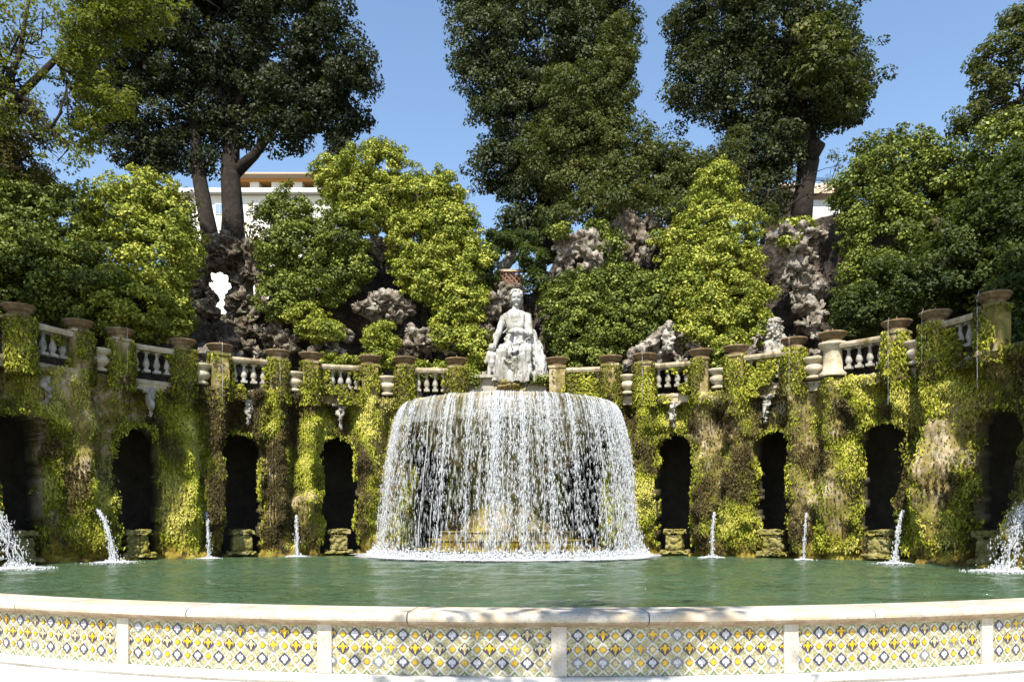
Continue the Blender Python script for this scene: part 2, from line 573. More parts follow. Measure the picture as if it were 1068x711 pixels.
# ------------------------------------------------------------------ plan curve of the fountain wall
WP = [(-14.2, 14.5), (-14.25, 16.6), (-14.1, 18.8), (-13.65, 20.9), (-12.95, 22.5), (-12.1, 23.7), (-10.8, 25.0), (-9.87, 25.7), (-8.1, 26.6), (-7.1, 27.0), (-5.1, 27.5), (-3.9, 27.7), (-2.0, 27.9),
      (1.63, 27.85), (3.57, 27.5), (4.73, 27.15), (6.54, 26.5), (7.64, 25.9), (9.2, 24.8), (10.15, 24.0), (11.45, 22.7), (12.06, 21.6), (12.65, 19.8), (12.9, 18.3), (13.1, 16.4), (13.2, 14.5)]
def spline(pts, sub=40):
    pts = [np.array(p, float) for p in pts]
    pts = [2 * pts[0] - pts[1]] + pts + [2 * pts[-1] - pts[-2]]
    out = []
    for i in range(1, len(pts) - 2):
        p0, p1, p2, p3 = pts[i - 1:i + 3]
        for k in range(sub):
            t = k / sub
            out.append(.5 * ((2 * p1) + (-p0 + p2) * t + (2 * p0 - 5 * p1 + 4 * p2 - p3) * t * t + (-p0 + 3 * p1 - 3 * p2 + p3) * t ** 3))
    out.append(pts[-2])
    return np.array(out)
CV = spline(WP)
for _ in range(300):
    CV[1:-1] = (CV[:-2] + 2 * CV[1:-1] + CV[2:]) / 4
CS = np.concatenate([[0], np.cumsum(np.linalg.norm(np.diff(CV, axis=0), axis=1))])
SLEN = CS[-1]
def W(s):
    s = np.atleast_1d(s)
    x = np.interp(s, CS, CV[:, 0]); y = np.interp(s, CS, CV[:, 1])
    x1 = np.interp(s + .15, CS, CV[:, 0]); y1 = np.interp(s + .15, CS, CV[:, 1])
    x0 = np.interp(s - .15, CS, CV[:, 0]); y0 = np.interp(s - .15, CS, CV[:, 1])
    t = np.stack([x1 - x0, y1 - y0], 1); t /= np.linalg.norm(t, axis=1, keepdims=True)
    n = np.stack([t[:, 1], -t[:, 0]], 1)        # towards the pool
    return np.stack([x, y], 1), n
def s_at_px(px):
    q = 534 + CV[:, 0] / CV[:, 1] * FOC
    ok = np.where(CV[:, 1] > 17.5)[0]
    return CS[ok[np.argmin(np.abs(q[ok] - px))]]
PIER_PX = [15, 79, 123, 189, 228, 289, 324, 385.5, 422, 477, 581, 638, 673.5, 731.5, 770, 830.5, 871, 937.5, 979.6, 1042]
PS = [float(s_at_px(p)) for p in PIER_PX]
ARCH = [(0, 1), (2, 3), (4, 5), (6, 7), (8, 9), (10, 11), (12, 13), (14, 15), (16, 17), (18, 19)]
URNB = [(1, 2), (3, 4), (5, 6), (7, 8), (11, 12), (13, 14), (15, 16), (17, 18)]
AS = [(PS[a] + PS[b]) / 2 for a, b in ARCH]
AO = [a + d for a, d in zip(AS, (-.75, -.4, -.22, -.05, 0, 0, .05, .25, .45, .7))]      # the openings sit off the bay centres
AW = [.86, .78, .68, .66, .66, .66, .66, .68, .78, .86]
AW_all = [1.0] + AW + [1.0]
AS_all = [AO[0] - 3.3] + AO + [AO[-1] + 3.3]
MS = [(PS[a] + PS[b]) / 2 for a, b in URNB]
MS_all = [PS[0] - .6] + MS + [PS[-1] + .6]
def frame(s, off=0.0):
    p, n = W(s); p, n = p[0], n[0]
    return (p[0] + n[0] * off, p[1] + n[1] * off), math.atan2(n[1], n[0]) + math.pi / 2, n

# ------------------------------------------------------------------ ground, water, terrace
mb = MB(); mb.add([(-400, -300, -.93), (400, -300, -.93), (400, 700, -.93), (-400, 700, -.93)], [(0, 1, 2, 3)])
tag(mb.build("ground", M['gravel']), kind='structure')

R0, CX, CY = 17.0, 0.5, 25.2
def water_mat():
    m, nt, b = mat("pool_water")
    co = objco(nt)
    n1 = noise(nt, .35, 4, .6, co)
    c = ramp(nt, n1, [(.35, (.068, .112, .044)), (.65, (.080, .142, .076))])
    nt.links.new(c, b.inputs["Base Color"])
    b.inputs["Roughness"].default_value = .06
    b.inputs["IOR"].default_value = 1.33
    b.inputs["Specular IOR Level"].default_value = .6
    co2 = objco(nt, (1.0, 1.6, 1))
    h = math_(nt, 'ADD', noise(nt, 3.2, 4, .6, co2, .6), math_(nt, 'MULTIPLY', noise(nt, 10, 4, .6, co2, .3), .5))
    bump(nt, b, h, 1.0, .5)
    return m
M['water'] = water_mat()
ths = np.linspace(-rad(62), rad(55), 90)
front = [(CX + math.sin(t) * (R0 - .35), CY - math.cos(t) * (R0 - .35)) for t in ths]
back = [tuple(W(s)[0][0] - W(s)[1][0] * 3.9) for s in np.linspace(SLEN, 0, 60)]
# water as a real rippled sheet clipped to the basin
gx, gy = np.meshgrid(np.arange(-19, 19.01, .12), np.arange(7.5, 33, .12))
gz = (fbm(np.stack([gx.ravel() * 1.5, gy.ravel() * 2.4, gx.ravel() * 0], 1), 3, 4) - .5) * .085
dd = np.hypot(gx.ravel() + .1, gy.ravel() - 27.7)
gz += np.sin(dd * 7 + fbm(np.stack([gx.ravel(), gy.ravel(), gx.ravel() * 0], 1), 3, 2) * 6) * .012 * np.exp(-np.maximum(dd - 4.6, 0) / 5)
vs = np.stack([gx.ravel(), gy.ravel(), gz], 1)
ny, nx = gx.shape
ii = np.arange(nx * ny).reshape(ny, nx)
q = np.stack([ii[:-1, :-1], ii[:-1, 1:], ii[1:, 1:], ii[1:, :-1]], -1).reshape(-1, 4)
cxy = vs[q].mean(1)
rr = np.hypot(cxy[:, 0] - CX, cxy[:, 1] - CY)
ins = (rr < R0 - .2)
q = q[ins]
o = link("pool_water", mesh_np("pool_water", vs, q, smooth=True), M['water'])
tag(o, kind='structure')

# terrace and hill behind the wall
sarr = np.linspace(0, SLEN, 160)
pw, nw = W(sarr)
offs = [-.15, -1.5, -5.0, -6.5, -9, -14, -40, -110, -140]
zz = [5.5, 5.5, 5.52, 6.8, 8.6, 9.0, 9.0, 9.0, -1.0]
vs, fs = [], []
for o_, z_ in zip(offs, zz):
    for p, n in zip(pw, nw):
        # far rings fan out from the basin centre
        d = -n
        vs.append((p[0] + d[0] * -o_, p[1] + d[1] * -o_, z_))
vs = np.array(vs)
vs[:, 2] += np.where((vs[:, 2] > 6), (fbm(vs * .25, 3, 8) - .5) * 1.0, 0)
k = len(sarr)
for j in range(len(offs) - 1):
    for i in range(k - 1):
        fs.append((j * k + i, j * k + i + 1, (j + 1) * k + i + 1, (j + 1) * k + i))
o = link("hill_terrain", mesh_np("hill_terrain", vs, np.array(fs)), M['terrace'])
tag(o, kind='structure')

# ------------------------------------------------------------------ front parapet
par = empty("tiled_parapet", (CX, CY - R0, -.93))
tag(par, "low curved travertine parapet with lily and eagle tile panels in front of the pool", "parapet")
pinv = np.array([-par.location[0], -par.location[1], -par.location[2]])
def cpath(t0, t1, n):
    tt = np.linspace(t0, t1, n)
    return [(CX + math.sin(t) * R0 + pinv[0], CY - math.cos(t) * R0 + pinv[1]) for t in tt], [(math.sin(t), -math.cos(t)) for t in tt]
T0, T1 = -rad(60), rad(52)
dz = -par.location[2]
SEG = 2.55 / R0
def cop_prof():
    pr = [(-.46, .05), (-.46, .185), (-.42, .2), (-.02, .2)]
    for a in range(80, -81, -20):
        pr.append((.065 + .07 * math.cos(rad(a)), .128 + .068 * math.sin(rad(a))))
    pr += [(.045, .055), (.02, .03)]
    return [(a, b + dz) for a, b in pr]
i = -8
while i < 7:
    t0, t1 = max(T0, (i + .37) * SEG), min(T1, (i + 1.37) * SEG)
    if t1 - t0 > .02:
        p, q = cpath(t0 + .0004, t1 - .0004, 14)
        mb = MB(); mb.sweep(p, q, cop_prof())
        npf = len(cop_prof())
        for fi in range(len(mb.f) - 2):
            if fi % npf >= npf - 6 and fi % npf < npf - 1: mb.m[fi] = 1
        mb.build("coping", [M['travertine'], M['stained_shaded']], par)
    i += 1
p, q = cpath(T0, T1, 120)
mb = MB(); mb.sweep(p, q, [(-.42, -1 + dz), (-.42, .05 + dz), (-.01, .05 + dz), (-.01, -1 + dz)]); mb.build("core_wall", M['travertine'], par)
mb = MB(); mb.sweep(p, q, [(-.01, -.7 + dz), (-.01, -.49 + dz), (.09, -.492 + dz), (.125, -.51 + dz), (.13, -.56 + dz), (.10, -.585 + dz), (.10, -.7 + dz)]); mb.build("plinth", M['travertine_ledge'], par)
mb = MB(); mb.sweep(p, q, [(0.1, -1 + dz), (.1, -.70 + dz), (.60, -.705 + dz), (.63, -.72 + dz), (.63, -1 + dz)]); mb.build("step", M['travertine_ledge'], par)

def tile_mats():
    m0 = stone_mat("tile_glaze", [(.09, .095, .04), (.33, .30, .16), (.58, .54, .40)], 42, .25, .2, .004, fine=95)
    m0.node_tree.nodes["Principled BSDF"].inputs["Specular IOR Level"].default_value = .5
    out = [m0]
    for nm, c in (("tile_navy", (.04, .04, .06)), ("tile_yellow", (.60, .38, .02)), ("tile_white", (.48, .48, .52)), ("tile_band", (.52, .52, .46)), ("tile_green", (.16, .2, .08)), ("tile_orange", (.55, .27, .02)), ("tile_faded", (.52, .45, .26)), ("tile_worn_blue", (.16, .17, .17))):
        m, nt, b = mat(nm)
        n = noise(nt, 25, 4, .7, objco(nt))
        nt.links.new(mixc(nt, ramp(nt, n, [(.35, (0, 0, 0)), (.7, (1, 1, 1))]), tuple(x * .72 for x in c), tuple(min(1, x * 1.18) for x in c)), b.inputs["Base Color"])
        b.inputs["Roughness"].default_value = .3
        out.append(m)
    return out
TM = tile_mats()
def earc(cx, cy, rx, ry, a0, a1, n):
    return [(cx + rx * math.cos(rad(a0 + (a1 - a0) * i / n)), cy + ry * math.sin(rad(a0 + (a1 - a0) * i / n))) for i in range(n + 1)]
LILY_MID = [(0, .058), (.012, .042), (.017, .026), (.012, .010), (.007, -.006), (.009, -.03), (0, -.056), (-.009, -.03), (-.007, -.006), (-.012, .010), (-.017, .026), (-.012, .042)]
LILY_SIDE = [(.007, -.004), (.012, .012), (.022, .024), (.034, .026), (.046, .016), (.048, .002), (.040, -.010), (.035, -.004), (.036, .006), (.029, .010), (.021, .002), (.014, -.012), (.008, -.016)]
LILY_BAR = [(-.020, -.017), (.020, -.017), (.020, -.009), (-.020, -.009)]
EAGLE_BODY = [(0, .046), (.010, .044), (.014, .034), (.008, .030), (.010, .018), (.012, -.008), (.016, -.040), (.004, -.046), (0, -.038), (-.006, -.046), (-.016, -.040), (-.012, -.008), (-.010, .018), (-.008, .034), (-.006, .042)]
EAGLE_WING = [(.009, .020), (.018, .034), (.032, .030), (.044, .014), (.048, -.004), (.042, -.012), (.038, -.004), (.034, -.024), (.029, -.010), (.025, -.032), (.020, -.012), (.012, -.014)]
def mirror(p): return [(-x, y) for x, y in reversed(p)]
def clip_poly(poly, s0, s1, z0, z1):
    for ax, lim, sg in ((0, s0, 1), (0, s1, -1), (1, z0, 1), (1, z1, -1)):
        out = []
        for i in range(len(poly)):
            a, b = poly[i - 1], poly[i]
            ia, ib = sg * (a[ax] - lim) >= 0, sg * (b[ax] - lim) >= 0
            if ia != ib:
                t = (lim - a[ax]) / (b[ax] - a[ax])
                out.append((a[0] + (b[0] - a[0]) * t, a[1] + (b[1] - a[1]) * t))
            if ib: out.append(b)
        poly = out
        if len(poly) < 3: return []
    return poly
ZP0, ZP1 = -.485, .05
def panel(i, parent):
    """tiles between post i and post i+1"""
    mb = MB()
    a0, a1 = i * 2.55 + .082, (i + 1) * 2.55 - .082
    def put(poly, h, m):
        poly = clip_poly(poly, a0, a1, ZP0, ZP1)
        if len(poly) < 3: return
        vs = []
        for s, z in poly:
            t = s / R0
            vs.append((CX + math.sin(t) * (R0 + h) + pinv[0], CY - math.cos(t) * (R0 + h) + pinv[1], z + dz))
        mb.add(vs, [tuple(range(len(vs)))], m)
    nseg = 10
    for k in range(nseg):
        b0, b1 = a0 + (a1 - a0) * k / nseg, a0 + (a1 - a0) * (k + 1) / nseg
        put([(b0, ZP0), (b1, ZP0), (b1, ZP1), (b0, ZP1)], .004, 0)
    PX, PZ = .268, .146
    s_org = a0 + (a1 - a0) / 2 - 4.5 * PX + (0 if i % 2 else PX / 2)
    zr = [-.055, -.205, -.35]
    # diagonal bands
    zc = zr[1]
    for k in range(-4, 16):
        for sg in (1, -1):
            x0 = s_org + (k + .0) * PX / 1.0 + PX * .25
            for ks in (0, .5):
                x = x0 + ks * PX
                dzs = .40
                dxs = dzs * (PX / 2) / PZ * sg
                wv = .013
                # split to follow curvature
                for j in range(4):
                    u0, u1 = -1 + j * .5, -1 + (j + 1) * .5
                    put([(x + dxs * u0 - wv, zc + dzs * u0), (x + dxs * u0 + wv, zc + dzs * u0), (x + dxs * u1 + wv, zc + dzs * u1), (x + dxs * u1 - wv, zc + dzs * u1)], .0065 if sg > 0 else .0075, 4)
    def diamond(s, z, kind):
        r = .077
        put([(s + r, z), (s, z + r), (s - r, z), (s, z - r)], .0115, 1 if random.random() < .8 else 8)
        lm = 2 if random.random() < .85 else 7
        if kind == 'lily':
            for pl in (LILY_MID, LILY_SIDE, mirror(LILY_SIDE)):
                put([(s + x * 1.12, z + y * 1.1) for x, y in pl], .0135, lm)
            put([(s + x, z + y) for x, y in LILY_BAR], .0145, 6)
        else:
            for pl in (EAGLE_BODY, EAGLE_WING, mirror(EAGLE_WING)):
                put([(s + x * .86, z + y * 1.02) for x, y in pl], .0135, 3)
    for k in range(-1, 12):
        s = s_org + k * PX
        diamond(s, zr[0], 'lily' if (k + i) % 2 else 'eagle')
        diamond(s + PX / 2, zr[1], 'lily')
        diamond(s, zr[2], 'eagle')
        for (ss, z) in ((s + PX / 2, zr[0]), (s, zr[1]), (s + PX / 2, zr[2])):
            put(earc(ss, z, .031, .031, 0, 360, 12)[:-1], .0115, 6)
            put(earc(ss, z, .026, .026, 0, 360, 12)[:-1], .0135, 2 if random.random() < .85 else 7)
        for (ss, z) in ((s + PX / 2, ZP1 + .015), (s + PX / 2, ZP0 - .012)):
            put([(ss + .06, z), (ss, z + .06), (ss - .06, z), (ss, z - .06)], .0115, 5)
            put([(ss + .028, z), (ss, z + .028), (ss - .028, z), (ss, z - .028)], .0135, 4)
    return mb.build("tile_panel", TM, parent)
for i in range(-7, 6):
    panel(i, par)
for i in range(-6, 7):
    t = i * SEG
    r = R0 + .004
    mb = MB()
    c = (CX + math.sin(t) * r + pinv[0], CY - math.cos(t) * r + pinv[1], (ZP0 + ZP1) / 2 + dz - .003)
    mb.box(c, (.165, .06, ZP1 - ZP0 - .004), t)
    mb.build("post", M['travertine'], par)

# ------------------------------------------------------------------ arcade wall
arc = empty("fountain_arcade", (0, 27.9, -.2))
tag(arc, "long curved moss covered arcade wall with dark arches and balustrade around the pool", "arcade")
ainv = np.array([0, -27.9, .2])
ds = .07
S_ = np.arange(.3, SLEN - .3, ds); Z_ = np.arange(-.35, 5.61, ds)
SS, ZZ = np.meshgrid(S_, Z_)
s1, z1 = SS.ravel(), ZZ.ravel()
pw, nw = W(s1)
p3 = np.stack([s1, z1, z1 * 0], 1)
off = (fbm(p3 * np.array([.8, .55, 1]), 4, 11) - .5) * .55
off += (fbm(p3 * np.array([2.6, 1.1, 1]), 4, 15) - .5) * .62
off += np.clip(fbm(p3 * np.array([1.5, 1.5, 1]), 3, 25) - .52, 0, 1) * 1.1
off += (fbm(p3 * 5.0, 3, 19) - .5) * .2
for sp in PS:
    off += .46 * np.exp(-((s1 - sp) / .27) ** 2) * sstep(.4, 2.0, z1)
for sm in MS_all:
    d = np.abs(s1 - sm)
    off -= .38 * np.exp(-(d / .24) ** 2) * sstep(1.7, 2.6, z1) * sstep(5.5, 4.9, z1)
    off += (.5 * sstep(4.2, .8, z1) + .12 * sstep(5, 3, z1)) * np.exp(-(d / .85) ** 4)
    off -= .35 * np.exp(-(d / .2) ** 2) * sstep(1.9, 1.2, z1) * sstep(.2, .6, z1)
off -= .22 * sstep(.45, .1, z1) * (vnoise(p3 * 2.2, 3) > .5)
mask = np.zeros(len(s1), bool); amid = np.full(len(s1), 9.0)
jit = (fbm(p3 * 4, 3, 31) - .5) * .26
for sa, aw in zip(AS_all, AW_all):
    d = s1 - sa
    inside = ((np.abs(d) + jit < aw) & (z1 < 3.65)) | (((d / aw) ** 2 + ((z1 - 3.65) / .62) ** 2 + jit * 2 < 1) & (z1 >= 3.65))
    mask |= inside & (z1 > .12)
    amid = np.minimum(amid, np.abs(d))
    off -= .3 * np.exp(-((np.abs(d) - aw) / .2) ** 2) * sstep(4.6, 3.8, z1) * (1 if aw > .7 else .3)
    off -= .5 * np.exp(-(d / .55) ** 4) * sstep(4.1, 4.3, z1) * sstep(5.5, 5.2, z1)
off_m = np.where(mask, -.95, off)
pos = np.stack([pw[:, 0] + nw[:, 0] * off_m, pw[:, 1] + nw[:, 1] * off_m, z1], 1)
ny, nx = SS.shape
ii = np.arange(nx * ny).reshape(ny, nx)
q = np.stack([ii[:-1, :-1], ii[:-1, 1:], ii[1:, 1:], ii[1:, :-1]], -1).reshape(-1, 4)
q = q[~mask[q].all(1)]
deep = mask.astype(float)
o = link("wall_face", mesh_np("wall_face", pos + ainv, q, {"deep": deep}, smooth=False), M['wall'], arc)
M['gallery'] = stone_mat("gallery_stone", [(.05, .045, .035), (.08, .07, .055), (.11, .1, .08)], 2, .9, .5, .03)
gs = np.linspace(.3, SLEN - .3, 160)
gp, gn = W(gs)
mb = MB()
mb.sweep(list(gp + ainv[:2]), list(gn), [(-.96, .1 + .2), (-3.7, .1 + .2), (-3.7, 5.2), (-.96, 5.2), (-.96, 5.25), (-3.75, 5.25), (-3.75, .0), (-.96, .0)])
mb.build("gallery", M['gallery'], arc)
# inner skin of the front wall, cut round the arches
q2 = np.stack([ii[:-1, :-1], ii[:-1, 1:], ii[1:, 1:], ii[1:, :-1]], -1).reshape(-1, 4)
q2 = q2[~mask[q2].any(1)]
pin = np.stack([pw[:, 0] - nw[:, 0] * .95, pw[:, 1] - nw[:, 1] * .95, z1], 1)
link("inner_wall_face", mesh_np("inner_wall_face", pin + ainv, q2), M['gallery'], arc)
# coping course under the balustrade
path = list(W(S_[::4])[0] + ainv[:2]); nrm = list(W(S_[::4])[1])
mb = MB(); mb.sweep(path, nrm, [(-.5, 5.35), (-.5, 5.68), (.02, 5.68), (.12, 5.64), (.14, 5.56), (.1, 5.5), (.1, 5.35)] if False else [(-.5, 5.55), (-.5, 5.88), (.02, 5.88), (.10, 5.84), (.12, 5.76), (.08, 5.70), (.08, 5.55)])
mb.build("string_course", M['rail'], arc)

# moss on the wall (leaf tufts)
rg = np.random.default_rng(21)
dens = fbm(p3 * np.array([.7, .6, 1]), 4, 71)
big = fbm(p3 * np.array([.35, .25, 1]), 3, 77)
tintf = fbm(p3 * np.array([1.6, .9, 1]), 4, 81)
okm = (~mask) & (z1 > .25)
pr = sstep(.40, .52, dens) * okm
pr *= np.where((amid < .42) & (z1 > 4.25), .25, 1)
pr += okm * .12
pr *= sstep(.2, 1.2, z1) * .8 + .2
cell = rg.choice(len(s1), size=330000, p=pr / pr.sum())
js = rg.uniform(-ds, ds, size=len(cell)) * .7; jz = rg.uniform(-ds, ds, size=len(cell)) * .7
cn = nw[cell]
tg = np.stack([-cn[:, 1], cn[:, 0]], 1)
cpos = pos[cell].copy()
lift = rg.uniform(-.01, .14, size=len(cell)) * (0.4 + 1.2 * sstep(.45, .6, dens[cell]))
cpos[:, 0] += cn[:, 0] * lift + tg[:, 0] * js
cpos[:, 1] += cn[:, 1] * lift + tg[:, 1] * js
cpos[:, 2] += jz - .02
n3 = np.stack([cn[:, 0], cn[:, 1], np.full(len(cell), .35)], 1) + rg.normal(size=(len(cell), 3)) * .55
tt = .47 + (tintf[cell] - .5) * 3.2 + (big[cell] - .5) * 1.8 + rg.normal(size=len(cell)) * .14
o = link("moss_cover", leaf_quads(cpos, n3, .095, .36, rg, tt, "moss_cover", 1.6), M['moss'])
tag(o, kind='stuff', label="yellow green moss and creeping plants over the arcade wall", cat="moss")
# hanging fringes on pier shafts + leafy tufts
C_, N_, T_ = [], [], []
for sa, aw in zip(AO, AW):
    m_ = 3000
    u_ = rg.uniform(0, 1, m_)
    hgt = 3.65; L_ = 2 * hgt + math.pi * aw
    d_ = u_ * L_
    ss_ = np.where(d_ < hgt, -aw, np.where(d_ > L_ - hgt, aw, -aw * np.cos(np.clip((d_ - hgt) / aw, 0, math.pi))))
    zz_ = np.where(d_ < hgt, d_, np.where(d_ > L_ - hgt, L_ - d_, hgt + .6 * np.sin(np.clip((d_ - hgt) / aw, 0, math.pi))))
    nz_ = vnoise(np.stack([ss_ * 3 + sa, zz_ * 1.8, zz_ * 0], 1), 44)
    ss_ = sa + ss_ + np.sign(ss_) * (rg.uniform(-.04, .22, m_) - .22 * nz_ ** 2)
    zz_ = zz_ - rg.uniform(-.15, .12, m_) * (zz_ > 3.6)
    keep = (zz_ > .35) & (fbm(np.stack([ss_ * 2, zz_ * 1.4, zz_ * 0], 1), 3, 66) > .42)
    ss_, zz_, nz_ = ss_[keep], zz_[keep], nz_[keep]
    p_, n_ = W(ss_)
    si = np.clip(((ss_ - S_[0]) / ds).astype(int), 0, len(S_) - 1); zi = np.clip(((zz_ - Z_[0]) / ds).astype(int), 0, len(Z_) - 1)
    of_ = off[zi * len(S_) + si] + rg.uniform(-.35, .14, len(ss_))
    C_.append(np.stack([p_[:, 0] + n_[:, 0] * of_, p_[:, 1] + n_[:, 1] * of_, zz_], 1))
    N_.append(np.stack([n_[:, 0], n_[:, 1], zz_ * 0 + .3], 1) + rg.normal(size=(len(ss_), 3)) * .6)
    T_.append(.5 + (nz_ - .5) * .8 + rg.normal(size=len(ss_)) * .18)
o = link("arch_moss", leaf_quads(np.concatenate(C_), np.concatenate(N_), .11, .38, rg, np.concatenate(T_), "arch_moss", 1.4), M['moss'])
tag(o, kind='stuff', label="moss fringing the dark arches", cat="moss")
C_, N_, T_ = [], [], []
for kk, sp in enumerate(PS):
    bare = kk in (16,)
    m_ = 300 if bare else 3200
    (x, y), a, n = frame(sp, .22)
    tgt = np.array([-n[1], n[0]])
    th = rg.uniform(0, 2 * math.pi, m_); zz_ = rg.uniform(5.2, 6.72, m_) if not bare else rg.uniform(5.2, 5.6, m_)
    r_ = .33 + rg.uniform(-.03, .07, m_) + .06 * vnoise(np.stack([th * 2, zz_ * 2, zz_ * 0 + kk], 1), 5)
    kp = fbm(np.stack([np.cos(th) * 1.3 + kk * 7, np.sin(th) * 1.3, zz_ * 1.6], 1), 3, 58) > .36 + .10 * (kk % 3 == 1) + .08 * sstep(6.3, 6.7, zz_)
    th, zz_, r_ = th[kp], zz_[kp], r_[kp]; m_ = len(th)
    C_.append(np.stack([x + r_ * np.cos(th), y + r_ * np.sin(th), zz_], 1))
    N_.append(np.stack([np.cos(th), np.sin(th), th * 0 + .3], 1) + rg.normal(size=(m_, 3)) * .5)
    T_.append(.5 + rg.normal(size=m_) * .2 + (vnoise(C_[-1] * 1.5, 4) - .5) * .8)
o = link("pier_moss", leaf_quads(np.concatenate(C_), np.concatenate(N_), .10, .4, rg, np.concatenate(T_), "pier_moss", 1.4), M['moss'])
tag(o, kind='stuff', label="moss growing round the balustrade piers", cat="moss")

C_, N_, T_ = [], [], []
for (bi, cov) in ((0, .25), (1, .2), (2, .45), (3, .7), (4, .3), (5, .7), (6, .2), (7, .6), (8, .12), (9, .25)):
    sa, sb = PS[ARCH[bi][0]], PS[ARCH[bi][1]]
    m_ = 5200
    ss_ = rg.uniform(sa + .2, sb - .2, m_); zz_ = rg.uniform(5.3, 6.62, m_)
    nn_ = fbm(np.stack([ss_ * 2.1, zz_ * 1.7, zz_ * 0 + bi * 5], 1), 3, 95)
    edge = np.minimum(ss_ - sa, sb - ss_)
    keep = nn_ + .25 * np.exp(-edge / .22) - (zz_ - 5.4) * .10 > .66 - .30 * cov
    ss_, zz_ = ss_[keep], zz_[keep]
    p_, n_ = W(ss_)
    o_ = rg.uniform(.1, .34, len(ss_))
    C_.append(np.stack([p_[:, 0] + n_[:, 0] * o_, p_[:, 1] + n_[:, 1] * o_, zz_], 1))
    N_.append(np.stack([n_[:, 0], n_[:, 1], zz_ * 0 + .5], 1) + rg.normal(size=(len(ss_), 3)) * .5)
    T_.append(.5 + rg.normal(size=len(ss_)) * .2 + (vnoise(C_[-1] * 1.5, 14) - .5) * .8)
o = link("balustrade_creeper", leaf_quads(np.concatenate(C_), np.concatenate(N_), .085, .8, rg, np.concatenate(T_), "balustrade_creeper"), M['moss'])
tag(o, kind='stuff', label="creeping plants over the balusters", cat="creeper")

# piers with bowls
def pier_mesh():
    mb = MB()
    mb.box((0, 0, 6.15), (.56, .5, 1.24))
    mb.box((0, 0, 6.73), (.64, .58, .08))
    return mb.mesh("pier")
def bowl_mesh():
    mb = MB()
    mb.lathe([(.28, 6.77), (.30, 6.80), (.25, 6.84), (.28, 6.87), (.34, 6.90), (.365, 6.95), (.37, 6.985), (.415, 7.00), (.425, 7.03), (.415, 7.06), (.37, 7.065), (.2, 7.04), (.001, 7.03)], 26)
    mb.lathe([(.04, 7.03), (.035, 7.1), (.015, 7.17), (.018, 7.2), (.001, 7.21)], 8)
    return mb.mesh("bowl")
pm, bm_ = pier_mesh(), bowl_mesh()
pm.materials.append(M['wall']); bm_.materials.append(M['bowl'])
for kk, sp in enumerate(PS):
    (x, y), a, n = frame(sp, .16)
    if kk == 16:
        mb = MB()
        mb.lathe([(.40, 5.7), (.42, 5.78), (.30, 5.9), (.27, 6.5), (.34, 6.62), (.42, 6.66), (.42, 6.74), (.3, 6.77)], 24)
        po = link("pier", mb.mesh("pale_pier"), M['urn'], arc); po['label'] = "bare pale stone pier without moss"
    else:
        po = link("pier", pm, None, arc)
    po.location = (x + ainv[0], y + ainv[1], ainv[2]); po.rotation_euler = (0, 0, a)
    bo = link("bowl", bm_, None, po)
# balusters and rails over the arches
def bal_mesh():
    mb = MB()
    mb.box((0, 0, 5.92), (.2, .2, .08)); 
    mb.lathe([(.07, 5.96), (.075, 5.99), (.05, 6.01), (.085, 6.06), (.105, 6.12), (.09, 6.2), (.055, 6.32), (.04, 6.4), (.055, 6.43), (.045, 6.45), (.07, 6.48)], 14)
    mb.box((0, 0, 6.5), (.18, .18, .045))
    return mb.mesh("baluster")
bal = bal_mesh(); bal.materials.append(M['marble'])
for (a_, b_) in ARCH:
    sa, sb = PS[a_], PS[b_]
    p_, n_ = W(np.linspace(sa + .27, sb - .27, 8))
    mb = MB()
    mb.sweep(list(p_ + ainv[:2]), list(n_), [(-.06, 6.525), (-.08, 6.6), (-.08, 6.66), (.0, 6.70), (.32, 6.70), (.40, 6.66), (.40, 6.6), (.36, 6.525)])
    o = mb.build("handrail", M['rail'], arc); o.location = (0, 0, ainv[2])
    k = max(3, int(round((sb - sa - .5) / .33)))
    for j in range(k):
        s = sa + .32 + (sb - sa - .64) * (j + .5) / k
        (x, y), a, n = frame(s, .13)
        bo = link("baluster", bal, None, arc)
        bo.location = (x + ainv[0], y + ainv[1], ainv[2]); bo.rotation_euler = (0, 0, a)
# keystones in pale calcite stone over the arches
for j, sa in enumerate(AS):
    if j in (4, 5, 8, 9): continue
    (x, y), a, n = frame(sa, .02)
    c = np.array([x, y, 4.95]) + ainv
    seed = 300 + j
    me = blob_mesh("keystone", [((0, 0, .45), (.34, .22, .16)), ((0, -.03, .15), (.2, .24, .3)), ((.0, -.1, -.2), (.13, .2, .3)), ((0, -.05, -.5), (.1, .16, .2))], voxel=.06, smooth_it=1, disp=craggy(.09, 2, seed))
    o = link("keystone", me, M['marble'], arc)
    o.location = c; o.rotation_euler = (0, 0, a); o.scale = (.9 if j != 1 else .7, 1, .8)

# urns between the piers (each stands in its bay)
URN_LAB = ["mossy stone urn in the first recess from the left of the wall", "weathered stone urn on the wall left of the white calcite keystone", "stone urn with pale rim on the wall, third from the left",
           "stone urn on the wall just left of the waterfall top", "pale rimmed stone urn on the wall just right of the waterfall top", "stone urn on the wall below the leafy pot plant",
           "fat tan stone urn beside the bare pale pier", "shaded stone urn in the recess farthest right of the wall"]
def urn_root():
    r = empty("stone_urn")
    mb = MB()
    mb.lathe([(.26, 0), (.29, .04), (.27, .09), (.17, .13), (.18, .17), (.29, .23), (.36, .33), (.34, .43), (.28, .49), (.27, .53)], 26)
    mb.build("body", M['urn'], r)
    mb = MB()
    mb.lathe([(.27, .53), (.33, .57), (.405, .64), (.43, .70), (.42, .735), (.37, .735), (.35, .70), (.29, .62), (.001, .6)], 26)
    mb.build("rim", M['urn'], r)
    return r
u0 = urn_root()
